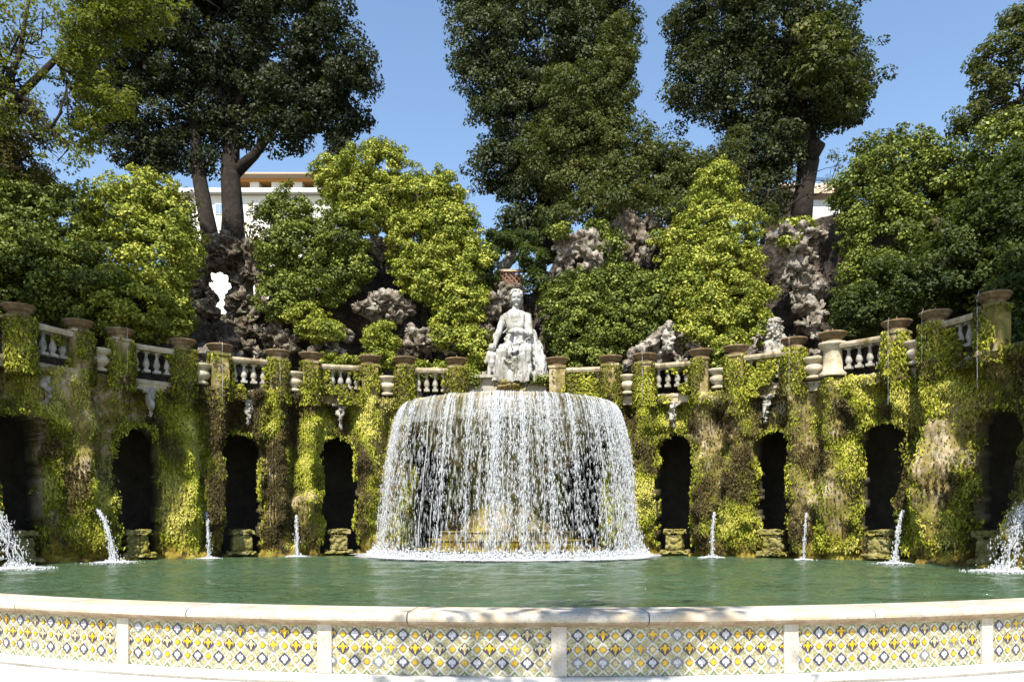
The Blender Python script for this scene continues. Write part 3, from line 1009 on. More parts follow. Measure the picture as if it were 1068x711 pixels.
for j, sm in enumerate(MS):
    u = u0 if j == 0 else copy_tree(u0)
    (x, y), a, n = frame(sm, .12)
    u.scale = (.88, .88, .9)
    u.location = (x, y, 5.70); u.rotation_euler = (0, 0, a + j)
    tag(u, URN_LAB[j], "urn", "stone urns between the balustrade piers")
u = None

# pedestals in the arches
PED_LAB = ["dim stone block pedestal inside the arch at the far left of the wall", "stone pedestal inside the arch second from the left, beside a slanting jet", "squared pale pedestal inside the arch third from the left",
           "yellow mossy pedestal with a round cap in the arch left of the waterfall", None, None, "squat mossy pedestal in the arch right of the waterfall", "round mossy pedestal in the second arch right of the waterfall",
           "grey pedestal in the third arch right of the waterfall", "shadowed pedestal inside the arch at the far right"]
for j, sa in enumerate(AO):
    if PED_LAB[j] is None: continue
    (x, y), a, n = frame(sa, -.05)
    r = empty("pedestal", (x, y, .1), a)
    tag(r, PED_LAB[j], "pedestal", "stone pedestals standing inside the arches")
    rq = random.Random(j)
    kk_ = 1.12 if j in (0, 1, 8, 9) else 1.0
    for nm, bxs in (("block", [((0, 0, .36), (.66 * kk_, .56, .62), rq.uniform(-.1, .1), .95)]), ("cap", [((0, 0, .74), (.80 * kk_, .64, .2), rq.uniform(-.1, .1), .96)]), ("base", [((0, 0, .03), (1.0 * kk_, .76, .17), 0, .96)])):
        me = rough_box(nm, bxs, .035, craggy(.05, 2.6, 500 + j * 3))
        link(nm, me, M['ped'], r)

# ------------------------------------------------------------------ waterfall
def white_water(name, dens=.5, streak=True, sx=10, sz=.8, alpha=(.45, .62)):
    m, nt, b = mat(name)
    b.inputs["Base Color"].default_value = (.78, .80, .82, 1)
    b.inputs["Roughness"].default_value = .22
    b.inputs["Specular IOR Level"].default_value = .6
    tl = N(nt, "ShaderNodeBsdfTranslucent"); tl.inputs[0].default_value = (.8, .82, .85, 1)
    m1 = N(nt, "ShaderNodeMixShader"); m1.inputs[0].default_value = .35
    nt.links.new(b.outputs[0], m1.inputs[1]); nt.links.new(tl.outputs[0], m1.inputs[2])
    tr = N(nt, "ShaderNodeBsdfTransparent")
    m2 = N(nt, "ShaderNodeMixShader")
    nt.links.new(tr.outputs[0], m2.inputs[1]); nt.links.new(m1.outputs[0], m2.inputs[2])
    if streak:
        uv = N(nt, "ShaderNodeUVMap")
        mp = N(nt, "ShaderNodeMapping"); mp.inputs["Scale"].default_value = (sx, sz, 1)
        nt.links.new(uv.outputs[0], mp.inputs["Vector"])
        n1 = noise(nt, 1, 5, .65, mp.outputs[0], .3)
        fac = ramp(nt, n1, [(alpha[0], (0, 0, 0)), (alpha[1], (1, 1, 1))])
        nt.links.new(math_(nt, 'MULTIPLY', fac, dens), m2.inputs[0])
    else:
        m2.inputs[0].default_value = dens
    nt.links.new(m2.outputs[0], nt.nodes["Material Output"].inputs[0])
    return m
M['fall_a'] = white_water("falling_water", .45, True, 11, 2.2, (.53, .66))
M['fall_top'] = white_water("sheet_water", .42, True, 13, .35, (.42, .68))
M['drops'] = white_water("water_drops", .5, False)
M['foam'] = white_water("foam", .97, True, 3.0, 3.0, (.25, .42))

WCX, WCY, RIM = -.1, 27.6, 3.75
fall = empty("waterfall", (WCX, WCY, 0))
tag(fall, "broad white waterfall pouring over the round rim of the fountain bowl", "waterfall")
def fall_pt(th, t, v0, r0=RIM, z0=5.25):
    r = r0 + v0 * t
    z = z0 - 4.9 * t * t
    return r, z
TMAX = math.sqrt(5.25 / 4.9)
def shell(v0, r0, name, matn, t0=0, t1=TMAX, lip=True):
    nth, nt_ = 150, 40
    V, UV = [], []
    th = np.linspace(-rad(106), rad(106), nth)
    tt = np.linspace(t0, t1, nt_)
    rings = []
    if lip:
        for a in np.linspace(0, 1, 6)[:-1]:
            rings.append((r0 - .55 + .55 * a, 5.30 - .05 * a * a))
    for t in tt:
        rings.append(fall_pt(0, t, v0, r0))
    dist = 0; prev = rings[0]
    for r, z in rings:
        dist += math.hypot(r - prev[0], z - prev[1]); prev = (r, z)
        wob = 1 + .012 * np.sin(th * 23 + dist) * min(1, dist)
        wob += .02 * (vnoise(np.stack([th * 14, th * 0 + dist * .7, th * 0 + v0 * 9], 1), 8) - .5) * min(1.5, dist)
        V.append(np.stack([np.sin(th) * r * wob, -np.cos(th) * r * wob, th * 0 + z], 1))
        UV.append(np.stack([th * r0, th * 0 + dist], 1))
    V = np.concatenate(V); UV = np.concatenate(UV)
    nr = len(rings)
    ii = np.arange(nr * nth).reshape(nr, nth)
    q = np.stack([ii[:-1, :-1], ii[1:, :-1], ii[1:, 1:], ii[:-1, 1:]], -1).reshape(-1, 4)
    me = mesh_np(name, V, q, smooth=True)
    uvl = me.uv_layers.new(name="UVMap")
    li = np.empty(len(me.loops), np.int32); me.loops.foreach_get("vertex_index", li)
    uvl.data.foreach_set("uv", UV[li].astype(np.float32).ravel())
    return link(name, me, M[matn], fall)
shell(.94, RIM, "water_sheet", 'fall_top', 0, .42)
shell(.94, RIM, "falling_curtain", 'fall_a', .30, TMAX, False)
shell(.82, RIM, "falling_curtain", 'fall_a', .0, TMAX, False)
# individual strands
rg = np.random.default_rng(5)
NS = 330
V, F, b = [], [], 0
base_th = rg.uniform(-1.75, 1.75, NS * 3)
pp_ = sstep(.3, .62, fbm(np.stack([base_th * 4.5, base_th * 0, base_th * 0], 1), 3, 55)) + .12 + .5 * sstep(.9, 1.5, np.abs(base_th))
base_th = base_th[rg.random(NS * 3) < pp_ * .75][:NS]
NS = len(base_th)
base_th += .05 * np.sin(base_th * 31)
for i in range(NS):
    v0 = rg.uniform(.72, 1.0); tend = rg.uniform(.25, .75) if rg.random() < .85 else TMAX
    n = 34
    t = np.linspace(-.02, tend, n)
    tt = np.maximum(t, 0)
    r = RIM + v0 * t
    z = 5.27 - 4.9 * tt * tt
    fallen = 5.25 - z
    th = base_th[i] + (fbm(np.stack([t * 7 + i * 3.1, t * 0, t * 0], 1), 2, 12) - .5) * .05 * np.minimum(1, fallen)
    rad_ = (.006 + .017 * vnoise(np.stack([fallen * 5 + i * 7, t * 0, t * 0], 1), 6) ** 1.5) * (1 + .3 * rg.normal())
    rad_ *= np.clip((tend - t) / .08, .1, 1) 
    c = np.stack([np.sin(th) * r, -np.cos(th) * r, z], 1)
    for k in range(3):
        a = k * 2.094
        V.append(c + np.stack([np.cos(th + a) * rad_, np.sin(th + a) * rad_, t * 0], 1))
    ii = b + np.arange(3 * n).reshape(3, n)
    for k in range(3):
        k2 = (k + 1) % 3
        F.append(np.stack([ii[k, :-1], ii[k2, :-1], ii[k2, 1:], ii[k, 1:]], 1))
    b += 3 * n
link("strands", mesh_np("strands", np.concatenate(V), np.concatenate(F), smooth=True), M['drops'], fall)
OCT_V = np.array([(1, 0, 0), (-1, 0, 0), (0, 1, 0), (0, -1, 0), (0, 0, 1), (0, 0, -1)], float)
OCT_F = np.array([(0, 2, 4), (2, 1, 4), (1, 3, 4), (3, 0, 4), (2, 0, 5), (1, 2, 5), (3, 1, 5), (0, 3, 5)])
def drops_mesh(name, c, size, stretch, rg, dirs=None):
    k = len(c)
    s = size[:, None, None] * OCT_V[None] * np.array([1, 1, 1])
    s = np.repeat(s, 1, 0).copy()
    s[:, :, 2] *= stretch[:, None]
    s *= (1 + rg.uniform(-.25, .25, size=s.shape))
    if dirs is not None:
        s[:, :, 0] += dirs[:, None, 0] * s[:, :, 2]; s[:, :, 1] += dirs[:, None, 1] * s[:, :, 2]
    v = (c[:, None, :] + s).reshape(-1, 3)
    f = (OCT_F[None] + (np.arange(k) * 6)[:, None, None]).reshape(-1, 3)
    return mesh_np(name, v, f, smooth=True)
ND = 20000
t = TMAX * rg.uniform(.12, 1, ND) ** .8
th = rg.choice(base_th, ND) + rg.normal(size=ND) * .018
v0 = rg.uniform(.7, 1.04, ND)
r = RIM + v0 * t + rg.normal(size=ND) * .04 * t
z = 5.25 - 4.9 * t * t
cc = np.stack([np.sin(th) * r, -np.cos(th) * r, np.maximum(z, .02)], 1)
me = drops_mesh("droplets", cc, rg.uniform(.007, .021, ND), rg.uniform(2.0, 7.5, ND) * (.5 + .5 * t), rg)
o = link("droplets", me, M['drops'], fall); o["kind"] = "stuff"
# foam where it lands
NF = 18000
th = rg.uniform(-1.75, 1.75, NF)
r = RIM + 1.0 + rg.normal(size=NF) * .16
hh = np.abs(rg.normal(size=NF)) * .13
cc = np.stack([WCX + np.sin(th) * r, WCY - np.cos(th) * r, hh * np.exp(-((r - RIM - 1.0) / .3) ** 2)], 1)
me = drops_mesh("splash_foam", cc, rg.uniform(.012, .045, NF), rg.uniform(.5, 1.3, NF), rg)
o = link("splash_foam", me, M['drops']); tag(o, "white splashing foam ring where the waterfall meets the pool", "foam", kind='stuff')
def foam_patch(name, cx, cy, r_in, r_out, a0, a1, parent=None, z=.045, sx=1.0, sy=1.0):
    nth = 90; nr = 8
    V, UV = [], []
    th = np.linspace(a0, a1, nth)
    for j in range(nr):
        rr_ = r_in + (r_out - r_in) * j / (nr - 1) + (vnoise(np.stack([th * 6, th * 0 + 3, th * 0], 1), 3) - .5) * .3 * (j / (nr - 1)) * (r_out - r_in)
        zz_ = z * (1 - (j / (nr - 1)) ** 3 * .3) + .02 * (vnoise(np.stack([th * 30, th * 0 + j, th * 0], 1), 9) - .5)
        V.append(np.stack([np.sin(th) * rr_ * sx, -np.cos(th) * rr_ * sy, zz_], 1))
        UV.append(np.stack([th * r_out, rr_], 1))
    V = np.concatenate(V); UV = np.concatenate(UV)
    ii = np.arange(nr * nth).reshape(nr, nth)
    q = np.stack([ii[:-1, :-1], ii[1:, :-1], ii[1:, 1:], ii[:-1, 1:]], -1).reshape(-1, 4)
    me = mesh_np(name, V, q, smooth=True)
    uvl = me.uv_layers.new(name="UVMap")
    li = np.empty(len(me.loops), np.int32); me.loops.foreach_get("vertex_index", li)
    uvl.data.foreach_set("uv", UV[li].astype(np.float32).ravel())
    o = link(name, me, M['foam'], parent)
    o.location = (cx, cy, 0)
    return o
o = foam_patch("foam_ring", WCX, WCY, 4.2, 5.5, -1.75, 1.75, None, .07)
tag(o, "ring of white foam floating round the foot of the waterfall", "foam", kind='stuff')

# bowl and pedestal behind the water
bw = empty("fountain_bowl", (WCX, WCY, 0))
tag(bw, "huge round stone bowl with mossy underside behind the waterfall", "fountain")
A0, A1 = math.pi * .95, math.pi * 2.05
me_b = MB(); me_b.lathe([(1.5, 2.9), (1.9, 3.0), (2.3, 3.25), (2.8, 3.75), (3.3, 4.35), (3.58, 4.85), (3.66, 5.1), (3.70, 5.2), (3.66, 5.24), (3.2, 5.2), (0.1, 5.15)], 72, smooth=True)
me_b.build("bowl", M['wall'], bw)
mb = MB(); mb.lathe([(2.1, -.3), (2.1, .7), (1.7, .85), (1.45, 1.4), (1.35, 2.2), (1.5, 2.85), (1.55, 2.9)], 48, smooth=True)
mb.build("stem", M['wall'], bw)
for (r_, z_, h_) in ((3.35, -.3, .55), (2.9, .2, .38), (2.45, .5, .36)):
    mb = MB(); mb.lathe([(r_, z_), (r_, z_ + h_ - .05), (r_ + .04, z_ + h_ - .03), (r_ + .03, z_ + h_), (.5, z_ + h_ + .004)], 60, smooth=False)
    mb.build("basin_step", M['wall'], bw)

# slanting jets from the masses of the wall
def jet(s, z0, speed, label, thick=.035, off=.62, fan=.03, side=0.0, nd=260, seed=0, splash=.45):
    rg = np.random.default_rng(seed)
    (x, y), a, n = frame(s, off)
    r = empty("water_jet", (x, y, 0))
    tag(r, label, "water jet", "water jets spouting from the arcade wall")
    dv = np.array([n[0], n[1]]) * speed + np.array([-n[1], n[0]]) * side
    T = math.sqrt(z0 / 4.9)
    mb = MB()
    for k in range(5):
        o_ = rg.normal(size=2) * fan * .5; vv = dv * (1 + rg.normal() * .05 * (1 + fan * 8))
        pts, rr_ = [], []
        for t in np.linspace(0, T, 16):
            wob_ = rg.normal(size=3) * .02 * (t / T + .1) * (1 + fan * 8)
            pts.append((vv[0] * t + o_[0] * t / T, vv[1] * t + o_[1] * t / T, z0 - 4.9 * t * t) + wob_)
            rr_.append(thick * (.28 + .35 * rg.random()) * (1 - .35 * t / T))
        mb.tube(pts, rr_, 5, cap=True)
    mb.build("stream", M['drops'], r)
    t = rg.uniform(.1, 1, nd) * T
    sp = rg.normal(size=(nd, 3)) * (fan * (t / T)[:, None] + .012)
    c = np.stack([dv[0] * t, dv[1] * t, z0 - 4.9 * t * t], 1) + sp
    e = np.array([dv[0] * T, dv[1] * T, 0])
    k = nd
    s2 = e + rg.normal(size=(k, 3)) * np.array([splash * .55, splash * .55, .0])
    s2[:, 2] = np.abs(rg.normal(size=k)) * .11 * splash * 2 * np.exp(-((s2[:, 0] - e[0]) ** 2 + (s2[:, 1] - e[1]) ** 2) / (splash * .5) ** 2)
    cc = np.concatenate([c, s2])
    o = link("spray", drops_mesh("spray", cc, rg.uniform(.008, .026, len(cc)), rg.uniform(.8, 2.4, len(cc)), rg), M['drops'], r); o["kind"] = "stuff"
    f = foam_patch("foam", float(e[0]), float(e[1]), .02, splash * 1.0, 0, 2 * math.pi, r, .04)
    return r
jet(MS[0] - .45, 1.55, 1.5, "slanting white water jet in shade, second from the left", .05, .7, .05, .2, 420, 1, .55)
jet(MS[1], 1.5, .75, "straight thin water jet between the second and third arches from the left", .04, .72, .03, 0, 260, 2, .32)
jet(MS[2], 1.4, .35, "short steep water jet just left of the mossy pier by the waterfall", .055, .72, .04, 0, 260, 3, .35)
jet(MS[5], 1.5, .6, "wavering water jet right of the first arch beyond the waterfall", .04, .72, .03, 0, 260, 4, .35)
jet(MS[6], 1.45, .6, "very thin water jet left of the grey wall patch on the right side", .026, .72, .02, 0, 160, 5, .26)
jet(MS[7], 1.5, 1.0, "zigzag water jet beside the third arch right of the waterfall", .036, .7, .04, .1, 260, 6, .4)
jet(PS[0] - 1.7, 1.75, 1.9, "thick spraying water jet at the far left edge", .05, .5, .15, .3, 900, 7, .6)
jet(PS[-1] + 1.75, 1.7, 1.5, "wide spraying water jet at the far right edge", .045, .5, .2, 0, 1200, 8, .6)
# fine trickles falling from the pier bowls
TR = [(2, "left side above the slanting jet"), (4, "left of the calcite keystone"), (5, "right of the calcite keystone"), (12, "just right of the waterfall"), (15, "beside the fat tan urn"), (17, "right of the pale balusters"), (18, "left of the shaded balustrade"), (19, "under the highest bowl at far right")]
for j, (k, wd) in enumerate(TR):
    (x, y), a, n = frame(PS[k], .16)
    r = empty("water_trickle", (x, y, 5))
    tag(r, "thread of water dropping from a pier bowl " + wd, "water trickle", "trickles falling from the pier bowls")
    mb = MB(); rg = np.random.default_rng(90 + j)
    pts = []; rr_ = []
    zend = 4.6 if k in (19, 17) else 5.2
    for i in range(22):
        f = i / 21
        h = min(1, f * 6)
        d = .47 + .06 * h + rg.normal() * .006
        pts.append((n[0] * d, n[1] * d, (7.1 - (7.1 - zend) * f ** 1.4) - 5))
        rr_.append(.0065 * rg.uniform(.05, 1.3))
    mb.tube(pts, rr_, 5); mb.build("stream", M['drops'], r)

# ------------------------------------------------------------------ cliff and rocks behind the terrace
def cliff_top(px):
    xs = [-600, 0, 180, 200, 262, 285, 330, 480, 500, 560, 590, 700, 790, 870, 900, 1068, 1700]
    ys = [270, 255, 282, 338, 338, 300, 245, 260, 310, 305, 248, 236, 256, 224, 222, 235, 260]
    return np.interp(px, xs, ys)
sg = np.arange(6, SLEN - 6, .16)
pw, nw = W(sg)
nz = 44
V = []
for j in range(nz):
    f = j / (nz - 1)
    o_ = 5.3 + .25 * f
    p = pw - nw * o_
    px = 534 + p[:, 0] / p[:, 1] * FOC
    ztop = EYE + (HOR - cliff_top(px)) / FOC * p[:, 1]
    z = 5.2 + (ztop - 5.2) * min(1, f * 1.12)
    back_ = np.maximum(0, f * 1.12 - 1) * 14
    q3 = np.stack([p[:, 0], p[:, 1], z], 1)
    d = (fbm(q3 * .7, 5, 41) - .5) * 2.4 - back_ + (fbm(q3 * np.array([2.4, 2.4, .7]), 4, 47) - .5) * .8
    V.append(np.stack([p[:, 0] + nw[:, 0] * d, p[:, 1] + nw[:, 1] * d, z + (fbm(q3 * .9, 3, 43) - .5) * .8 * f], 1))
V = np.concatenate(V)
k = len(sg); ii = np.arange(nz * k).reshape(nz, k)
q = np.stack([ii[:-1, :-1], ii[:-1, 1:], ii[1:, 1:], ii[1:, :-1]], -1).reshape(-1, 4)
o = link("rock_cliff", mesh_np("rock_cliff", V, q, smooth=True), M['cliff'])
tag(o, kind='structure')

rock("rock_arch", "craggy tufa grotto with a see-through hole below the twin trunks of the oak",
     [(207, 282, 31.5, 12), (200, 300, 31.3, 9), (214, 297, 31.5, 5), (222, 308, 31.5, 5), (205, 325, 31.2, 12), (216, 318, 31.5, 7), (196, 345, 31.3, 9), (214, 342, 31.3, 9),
      (218, 264, 31.8, 13), (236, 260, 32, 16), (256, 262, 32, 16), (272, 272, 31.8, 12), (274, 296, 31.6, 12), (270, 318, 31.5, 12), (252, 300, 32.6, 15), (254, 318, 32.5, 14), (244, 290, 32.6, 7), (243, 306, 32.6, 7), (243, 322, 32.5, 8), (241, 296, 32.4, 6), (240, 314, 32.4, 6), (216, 284, 32.2, 7), (217, 300, 32.4, 5), (223, 281, 31.9, 6), (220, 293, 32.2, 5), (221, 310, 32.2, 6), (240, 286, 32.2, 6), (218, 318, 32, 6), (246, 282, 32.8, 8), (220, 334, 32.6, 9), (245, 331, 32.8, 9), (264, 333, 32.8, 9), (233, 336, 32.4, 7), (250, 292, 32.8, 7), (264, 285, 32, 12), (226, 330, 32, 9), (212, 310, 32.3, 8), (211, 295, 32.3, 7), (214, 325, 32.3, 8), (198, 318, 32, 10), (194, 300, 32, 10), (258, 338, 31.3, 12), (240, 342, 31.4, 12),
      (228, 350, 31.2, 12), (240, 362, 31, 12), (262, 362, 31, 10), (275, 372, 31, 12), (230, 378, 30.6, 11), (248, 380, 30.6, 11), (208, 378, 29.6, 10), (214, 366, 29.8, 9)], 'rock', .2, .085, 3)
rock("rock_outcrop", "pale overhanging tufa ledge amid the brightest ivy left of the statue",
     [(376, 322, 30, 10), (392, 316, 30, 13), (408, 314, 30, 12), (424, 322, 30.2, 11), (410, 326, 30.4, 12), (390, 330, 30.4, 12)], 'rock_pale', .2, .08, 8)
rock("rock_outcrop", "small flat rock shelf above the ivy hollow left of the statue", [(378, 257, 30.8, 9), (392, 255, 30.8, 10), (406, 257, 30.8, 9), (398, 262, 31, 9)], 'rock_pale', .18, .08, 12)
rock("rock_outcrop", "brown boulder row at the foot of the bright ivy left of the statue", [(428, 345, 29.5, 10), (442, 350, 29.5, 13), (456, 356, 29.6, 12), (436, 362, 29.5, 12), (470, 362, 29.6, 9), (413, 330, 29.8, 10)], 'rock', .18, .08, 15)
rock("rock_outcrop", "grey rock knob high in the ivy crown left of the statue", [(420, 205, 30.8, 12), (430, 212, 30.8, 12), (440, 206, 31, 9)], 'rock', .2, .09, 19)
rock("rock_outcrop", "dark broken rockwork under the ivy near the left oak trunks", [(283, 350, 30.4, 14), (300, 358, 30, 13), (316, 340, 30.4, 10), (340, 350, 29.6, 12), (350, 366, 29.4, 10), (326, 372, 29.4, 10), (270, 345, 30.6, 10), (360, 350, 30, 9)], 'rock', .22, .09, 23)
rock("rock_outcrop", "rough rock heap rising behind the left shoulder of the statue", [(520, 312, 29.6, 9), (512, 328, 29.5, 10), (505, 350, 29.4, 11), (503, 372, 29.2, 11), (524, 302, 29.8, 8), (536, 300, 29.9, 9), (512, 392, 28.9, 9)], 'rock', .16, .08, 27)
rock("rock_outcrop", "shadowed rock mass right of the statue", [(572, 300, 31.5, 16), (578, 325, 31.3, 17), (576, 350, 31, 15), (566, 372, 30.8, 12), (585, 372, 30.6, 10)], 'rock', .25, .1, 29)
rock("rock_outcrop", "weathered rock crest with a shell shaped hollow right of the statue", [(583, 255, 30.8, 9), (590, 268, 30.6, 10), (596, 254, 30.8, 11), (612, 250, 30.9, 11), (606, 280, 30.2, 5), (597, 288, 30.2, 6), (618, 272, 30.4, 9), (612, 262, 30.6, 9), (590, 285, 30.6, 8), (630, 262, 30.8, 10)], 'rock_pale', .18, .08, 33)
rock("rock_outcrop", "fluted upright rock face under the big central trees", [(640, 240, 31.6, 12), (655, 236, 31.6, 14), (672, 238, 31.6, 13), (688, 240, 31.8, 12), (645, 252, 31.3, 12), (668, 252, 31.2, 12), (656, 266, 31, 10)], 'rock', .26, .09, 37, vert=.35)
rock("rock_outcrop", "arched tufa overhang with a dark cave above the right hand ivy", [(672, 265, 30.6, 9), (684, 256, 30.6, 10), (700, 258, 30.6, 10), (712, 266, 30.6, 8), (692, 278, 31.4, 12), (664, 280, 30.6, 8)], 'rock', .18, .08, 41)
rock("rock_grotto", "low carved rock grotto on the terrace right of the statue", [(655, 384, 28.3, 8), (664, 370, 28.4, 9), (676, 360, 28.5, 9), (688, 350, 28.6, 9), (700, 344, 28.7, 8), (714, 350, 28.6, 9), (724, 358, 28.5, 9), (733, 370, 28.2, 8), (700, 366, 29.3, 14), (684, 376, 28.8, 10), (712, 378, 28.8, 9)], 'rock_pale', .13, .07, 45)
rock("rock_column", "tall ragged tufa column capped by a pale crag on the right", [(806, 250, 28.5, 9), (820, 244, 28.5, 11), (838, 243, 28.5, 12), (855, 246, 28.6, 10), (826, 262, 28.5, 13), (842, 268, 28.6, 12), (836, 284, 28.6, 13), (824, 280, 28.5, 9), (846, 298, 28.6, 12), (830, 302, 28.5, 9), (838, 318, 28.5, 11), (852, 326, 28.5, 10), (842, 340, 28.3, 10), (855, 350, 28.2, 9), (862, 368, 28, 10), (846, 370, 28.2, 9), (818, 292, 28.6, 7)], 'rock_pale', .2, .08, 49)
rock("rock_outcrop", "pinkish rough boulder beside the bearded river god", [(790, 352, 27.6, 7), (786, 366, 27.5, 8), (798, 370, 27.5, 7), (796, 342, 27.8, 5)], 'rock_pale', .12, .06, 53)
rock("rock_outcrop", "pale cave boulder in the shade between the left urns", [(200, 372, 27.2, 8), (212, 366, 27.3, 7), (215, 382, 27, 8), (204, 386, 27, 8)], 'rock_pale', .12, .06, 57)

# ------------------------------------------------------------------ plinth and sculpture
pl = empty("statue_plinth", P(536, 410, 28.2))
tag(pl, "stepped pale stone plinth under the seated woman statue", "plinth")
piv = -np.array(pl.location)
mb = MB(); mb.box(np.array([-.1, 28.6, 5.95]) + piv, (3.6, 1.3, 1.0)); mb.box(np.array([-.1, 28.5, 6.46]) + piv, (3.8, 1.5, .1)); mb.build("lower_step", M['marble'], pl)
mb = MB(); mb.box(np.array([.05, 28.75, 6.6]) + piv, (2.3, 1.0, .24)); mb.build("upper_step", M['marble'], pl)
me = blob_mesh("boulder", [((0, 0, 0), (.55, .35, .3)), ((.45, .05, -.08), (.3, .3, .24))], voxel=.06, smooth_it=1, disp=craggy(.12, 1.6, 77))
o = link("boulder", me, M['wall'], pl); o.location = P(527, 402, 27.75) + piv

U = 28.6 / FOC
def SP(px, py, dy=0.0):       # statue point: photo pixel at depth 28.6 (+dy)
    return P(px, py, 28.6 + dy) - SB
SB = P(537, 398, 28.6)
st = empty("sibyl_statue", SB)
tag(st, "large white marble statue of a seated draped woman above the waterfall", "statue")
caps = [
    (SP(538, 368, -.2), SP(538, 345, -.05), .46, .36),        # hips, belly
    (SP(538, 345, -.05), SP(537, 333, 0), .36, .40),          # chest
    (SP(526, 333, .05), SP(549, 333, .05), .19, .2), (SP(538, 324, .02), SP(527, 331, .03), .11, .15), (SP(538, 324, .02), SP(549, 331, .03), .11, .15), (SP(550, 330, -.12), SP(528, 352, -.38), .07, .06), (SP(552, 334, -.1), SP(531, 355, -.42), .06, .06), (SP(547, 328, -.16), SP(525, 347, -.3), .05, .05), (SP(543, 327, -.2), SP(540, 350, -.42), .045, .05),         # shoulders
    (SP(537, 326, .02), SP(538, 318, -.03), .14, .12),        # neck
    (SP(525, 334, 0), SP(519, 350, -.1), .16, .13), (SP(518, 350, -.1), SP(513, 368, -.35), .14, .10),   # her right arm down
    (SP(550, 331, 0), SP(552, 348, -.25), .19, .16), (SP(552, 348, -.25), SP(534, 345, -.55), .15, .10), # her left arm across
    (SP(530, 364, -.2), SP(524, 368, -.95), .36, .28), (SP(547, 364, -.2), SP(549, 366, -.95), .36, .28),# thighs
    (SP(524, 368, -.95), SP(523, 396, -.85), .28, .20), (SP(549, 366, -.95), SP(547, 394, -.75), .28, .20), # shins under drapery
    (SP(512, 370, -.3), SP(524, 392, -.5), .18, .16), (SP(560, 366, 0), SP(563, 392, -.1), .30, .36),
    (SP(553, 350, .15), SP(562, 376, 0), .28, .34),
]
balls = [(SP(538.5, 311, -.08), (.215, .25, .29)), (SP(532.5, 341, -.35), (.15, .13, .15)), (SP(543, 340, -.35), (.15, .13, .15)),
         (SP(536, 390, -.6), (.75, .5, .22)), (SP(556, 392, -.3), (.55, .5, .3)), (SP(533, 346, -.62), (.11, .09, .08))]
rg = np.random.default_rng(3)
# deep folds of the skirt
for i in range(13):
    f = i / 12
    x = 519 + 34 * f
    caps.append((SP(x + rg.uniform(-1, 1), 372 + 3 * math.sin(f * 6), -1.08 - .12 * math.sin(f * 3.1)), SP(x + rg.uniform(-3, 3) + (f - .5) * 6, 397, -1.0 + rg.uniform(-.1, .05)), .055, .075))
for (ya, yb, yc) in ((353, 360, 352), (357, 367, 358), (361, 374, 366)):
    caps.append((SP(526, ya, -.5), SP(536, yb, -.85), .05, .055)); caps.append((SP(536, yb, -.85), SP(553, yc, -.5), .055, .05))
for i in range(6):
    f = i / 5
    caps.append((SP(526 + 4 * i, 328, -.25), SP(533 + 2.2 * i, 352, -.42), .04, .045))
def fold_disp(co, nr):
    n = fbm(co * np.array([6, 3, 1.8]), 3, 5) - .5
    rdg = 1 - np.abs(fbm(co * np.array([7, 3, 1.1]) + 3, 2, 15) - .5) * 5
    low = sstep(2.0, 1.2, co[:, 2]) * .8 + .2
    d_ = n * .05 - np.clip(rdg, 0, 1) ** 2 * .12 * low
    head = co[:, 2] > SP(538, 321)[2]
    d_ = np.where(head, 0, d_)
    for ex_ in (535.7, 541.3):
        e_ = SP(ex_, 310.4, -.3)
        d_ = d_ - .075 * np.exp(-(((co[:, 0] - e_[0]) / .055) ** 2 + ((co[:, 2] - e_[2]) / .032) ** 2)) * (co[:, 1] < SP(538, 311, -.1)[1])
    return co + nr * d_[:, None]
me = blob_mesh("robed_body", balls, caps, voxel=.03, smooth_it=1, disp=fold_disp)
link("robed_body", me, M['statue'], st)
# face and hair
fb = [(SP(538.5, 312, -.31), (.035, .05, .07)), (SP(538.5, 316.6, -.27), (.05, .04, .02)), (SP(538.5, 318.3, -.24), (.075, .06, .04)), (SP(538.5, 308.2, -.28), (.14, .05, .02)), (SP(535.5, 312, -.22), (.05, .04, .03)), (SP(541.5, 312, -.22), (.05, .04, .03))]
link("face", blob_mesh("face", fb, voxel=.02, smooth_it=1), M['statue'], st)
hb = [(SP(538.5, 305.5, .0), (.27, .30, .17)), (SP(533.2, 307.5, -.12), (.10, .14, .10)), (SP(543.8, 307.5, -.12), (.10, .14, .10)), (SP(532.8, 312, .04), (.08, .17, .26)), (SP(544.2, 312, .04), (.08, .17, .26)), (SP(538.5, 318, .18), (.24, .12, .3))]
link("hair", blob_mesh("hair", hb, voxel=.035, smooth_it=1, disp=craggy(.05, 4, 6)), M['statue'], st)
# child at her side, part of the same group carving
cc_ = [(SP(513, 381, -.5), SP(513, 372, -.5), .15, .16), (SP(513, 368, -.5), SP(513, 365.5, -.5), .07, .07), (SP(509.5, 369, -.5), SP(506, 378, -.6), .07, .05), (SP(516.5, 369, -.5), SP(522, 372, -.7), .07, .05),
       (SP(511, 383, -.5), SP(510, 391, -.52), .10, .07), (SP(510, 391, -.52), SP(510, 399, -.5), .07, .05), (SP(515.5, 383, -.5), SP(517, 391, -.58), .10, .07), (SP(517, 391, -.58), SP(517, 399, -.5), .07, .05)]
me = blob_mesh("child_figure", [(SP(513, 362, -.52), (.13, .14, .15)), (SP(510, 400, -.56), (.06, .11, .04)), (SP(517, 400, -.56), (.06, .11, .04)), (SP(513, 378, -.56), (.14, .12, .12))], cc_, voxel=.03, smooth_it=1)
o = link("child_figure", me, M['statue'], st); o['label'] = "small standing naked child at the woman's knee"

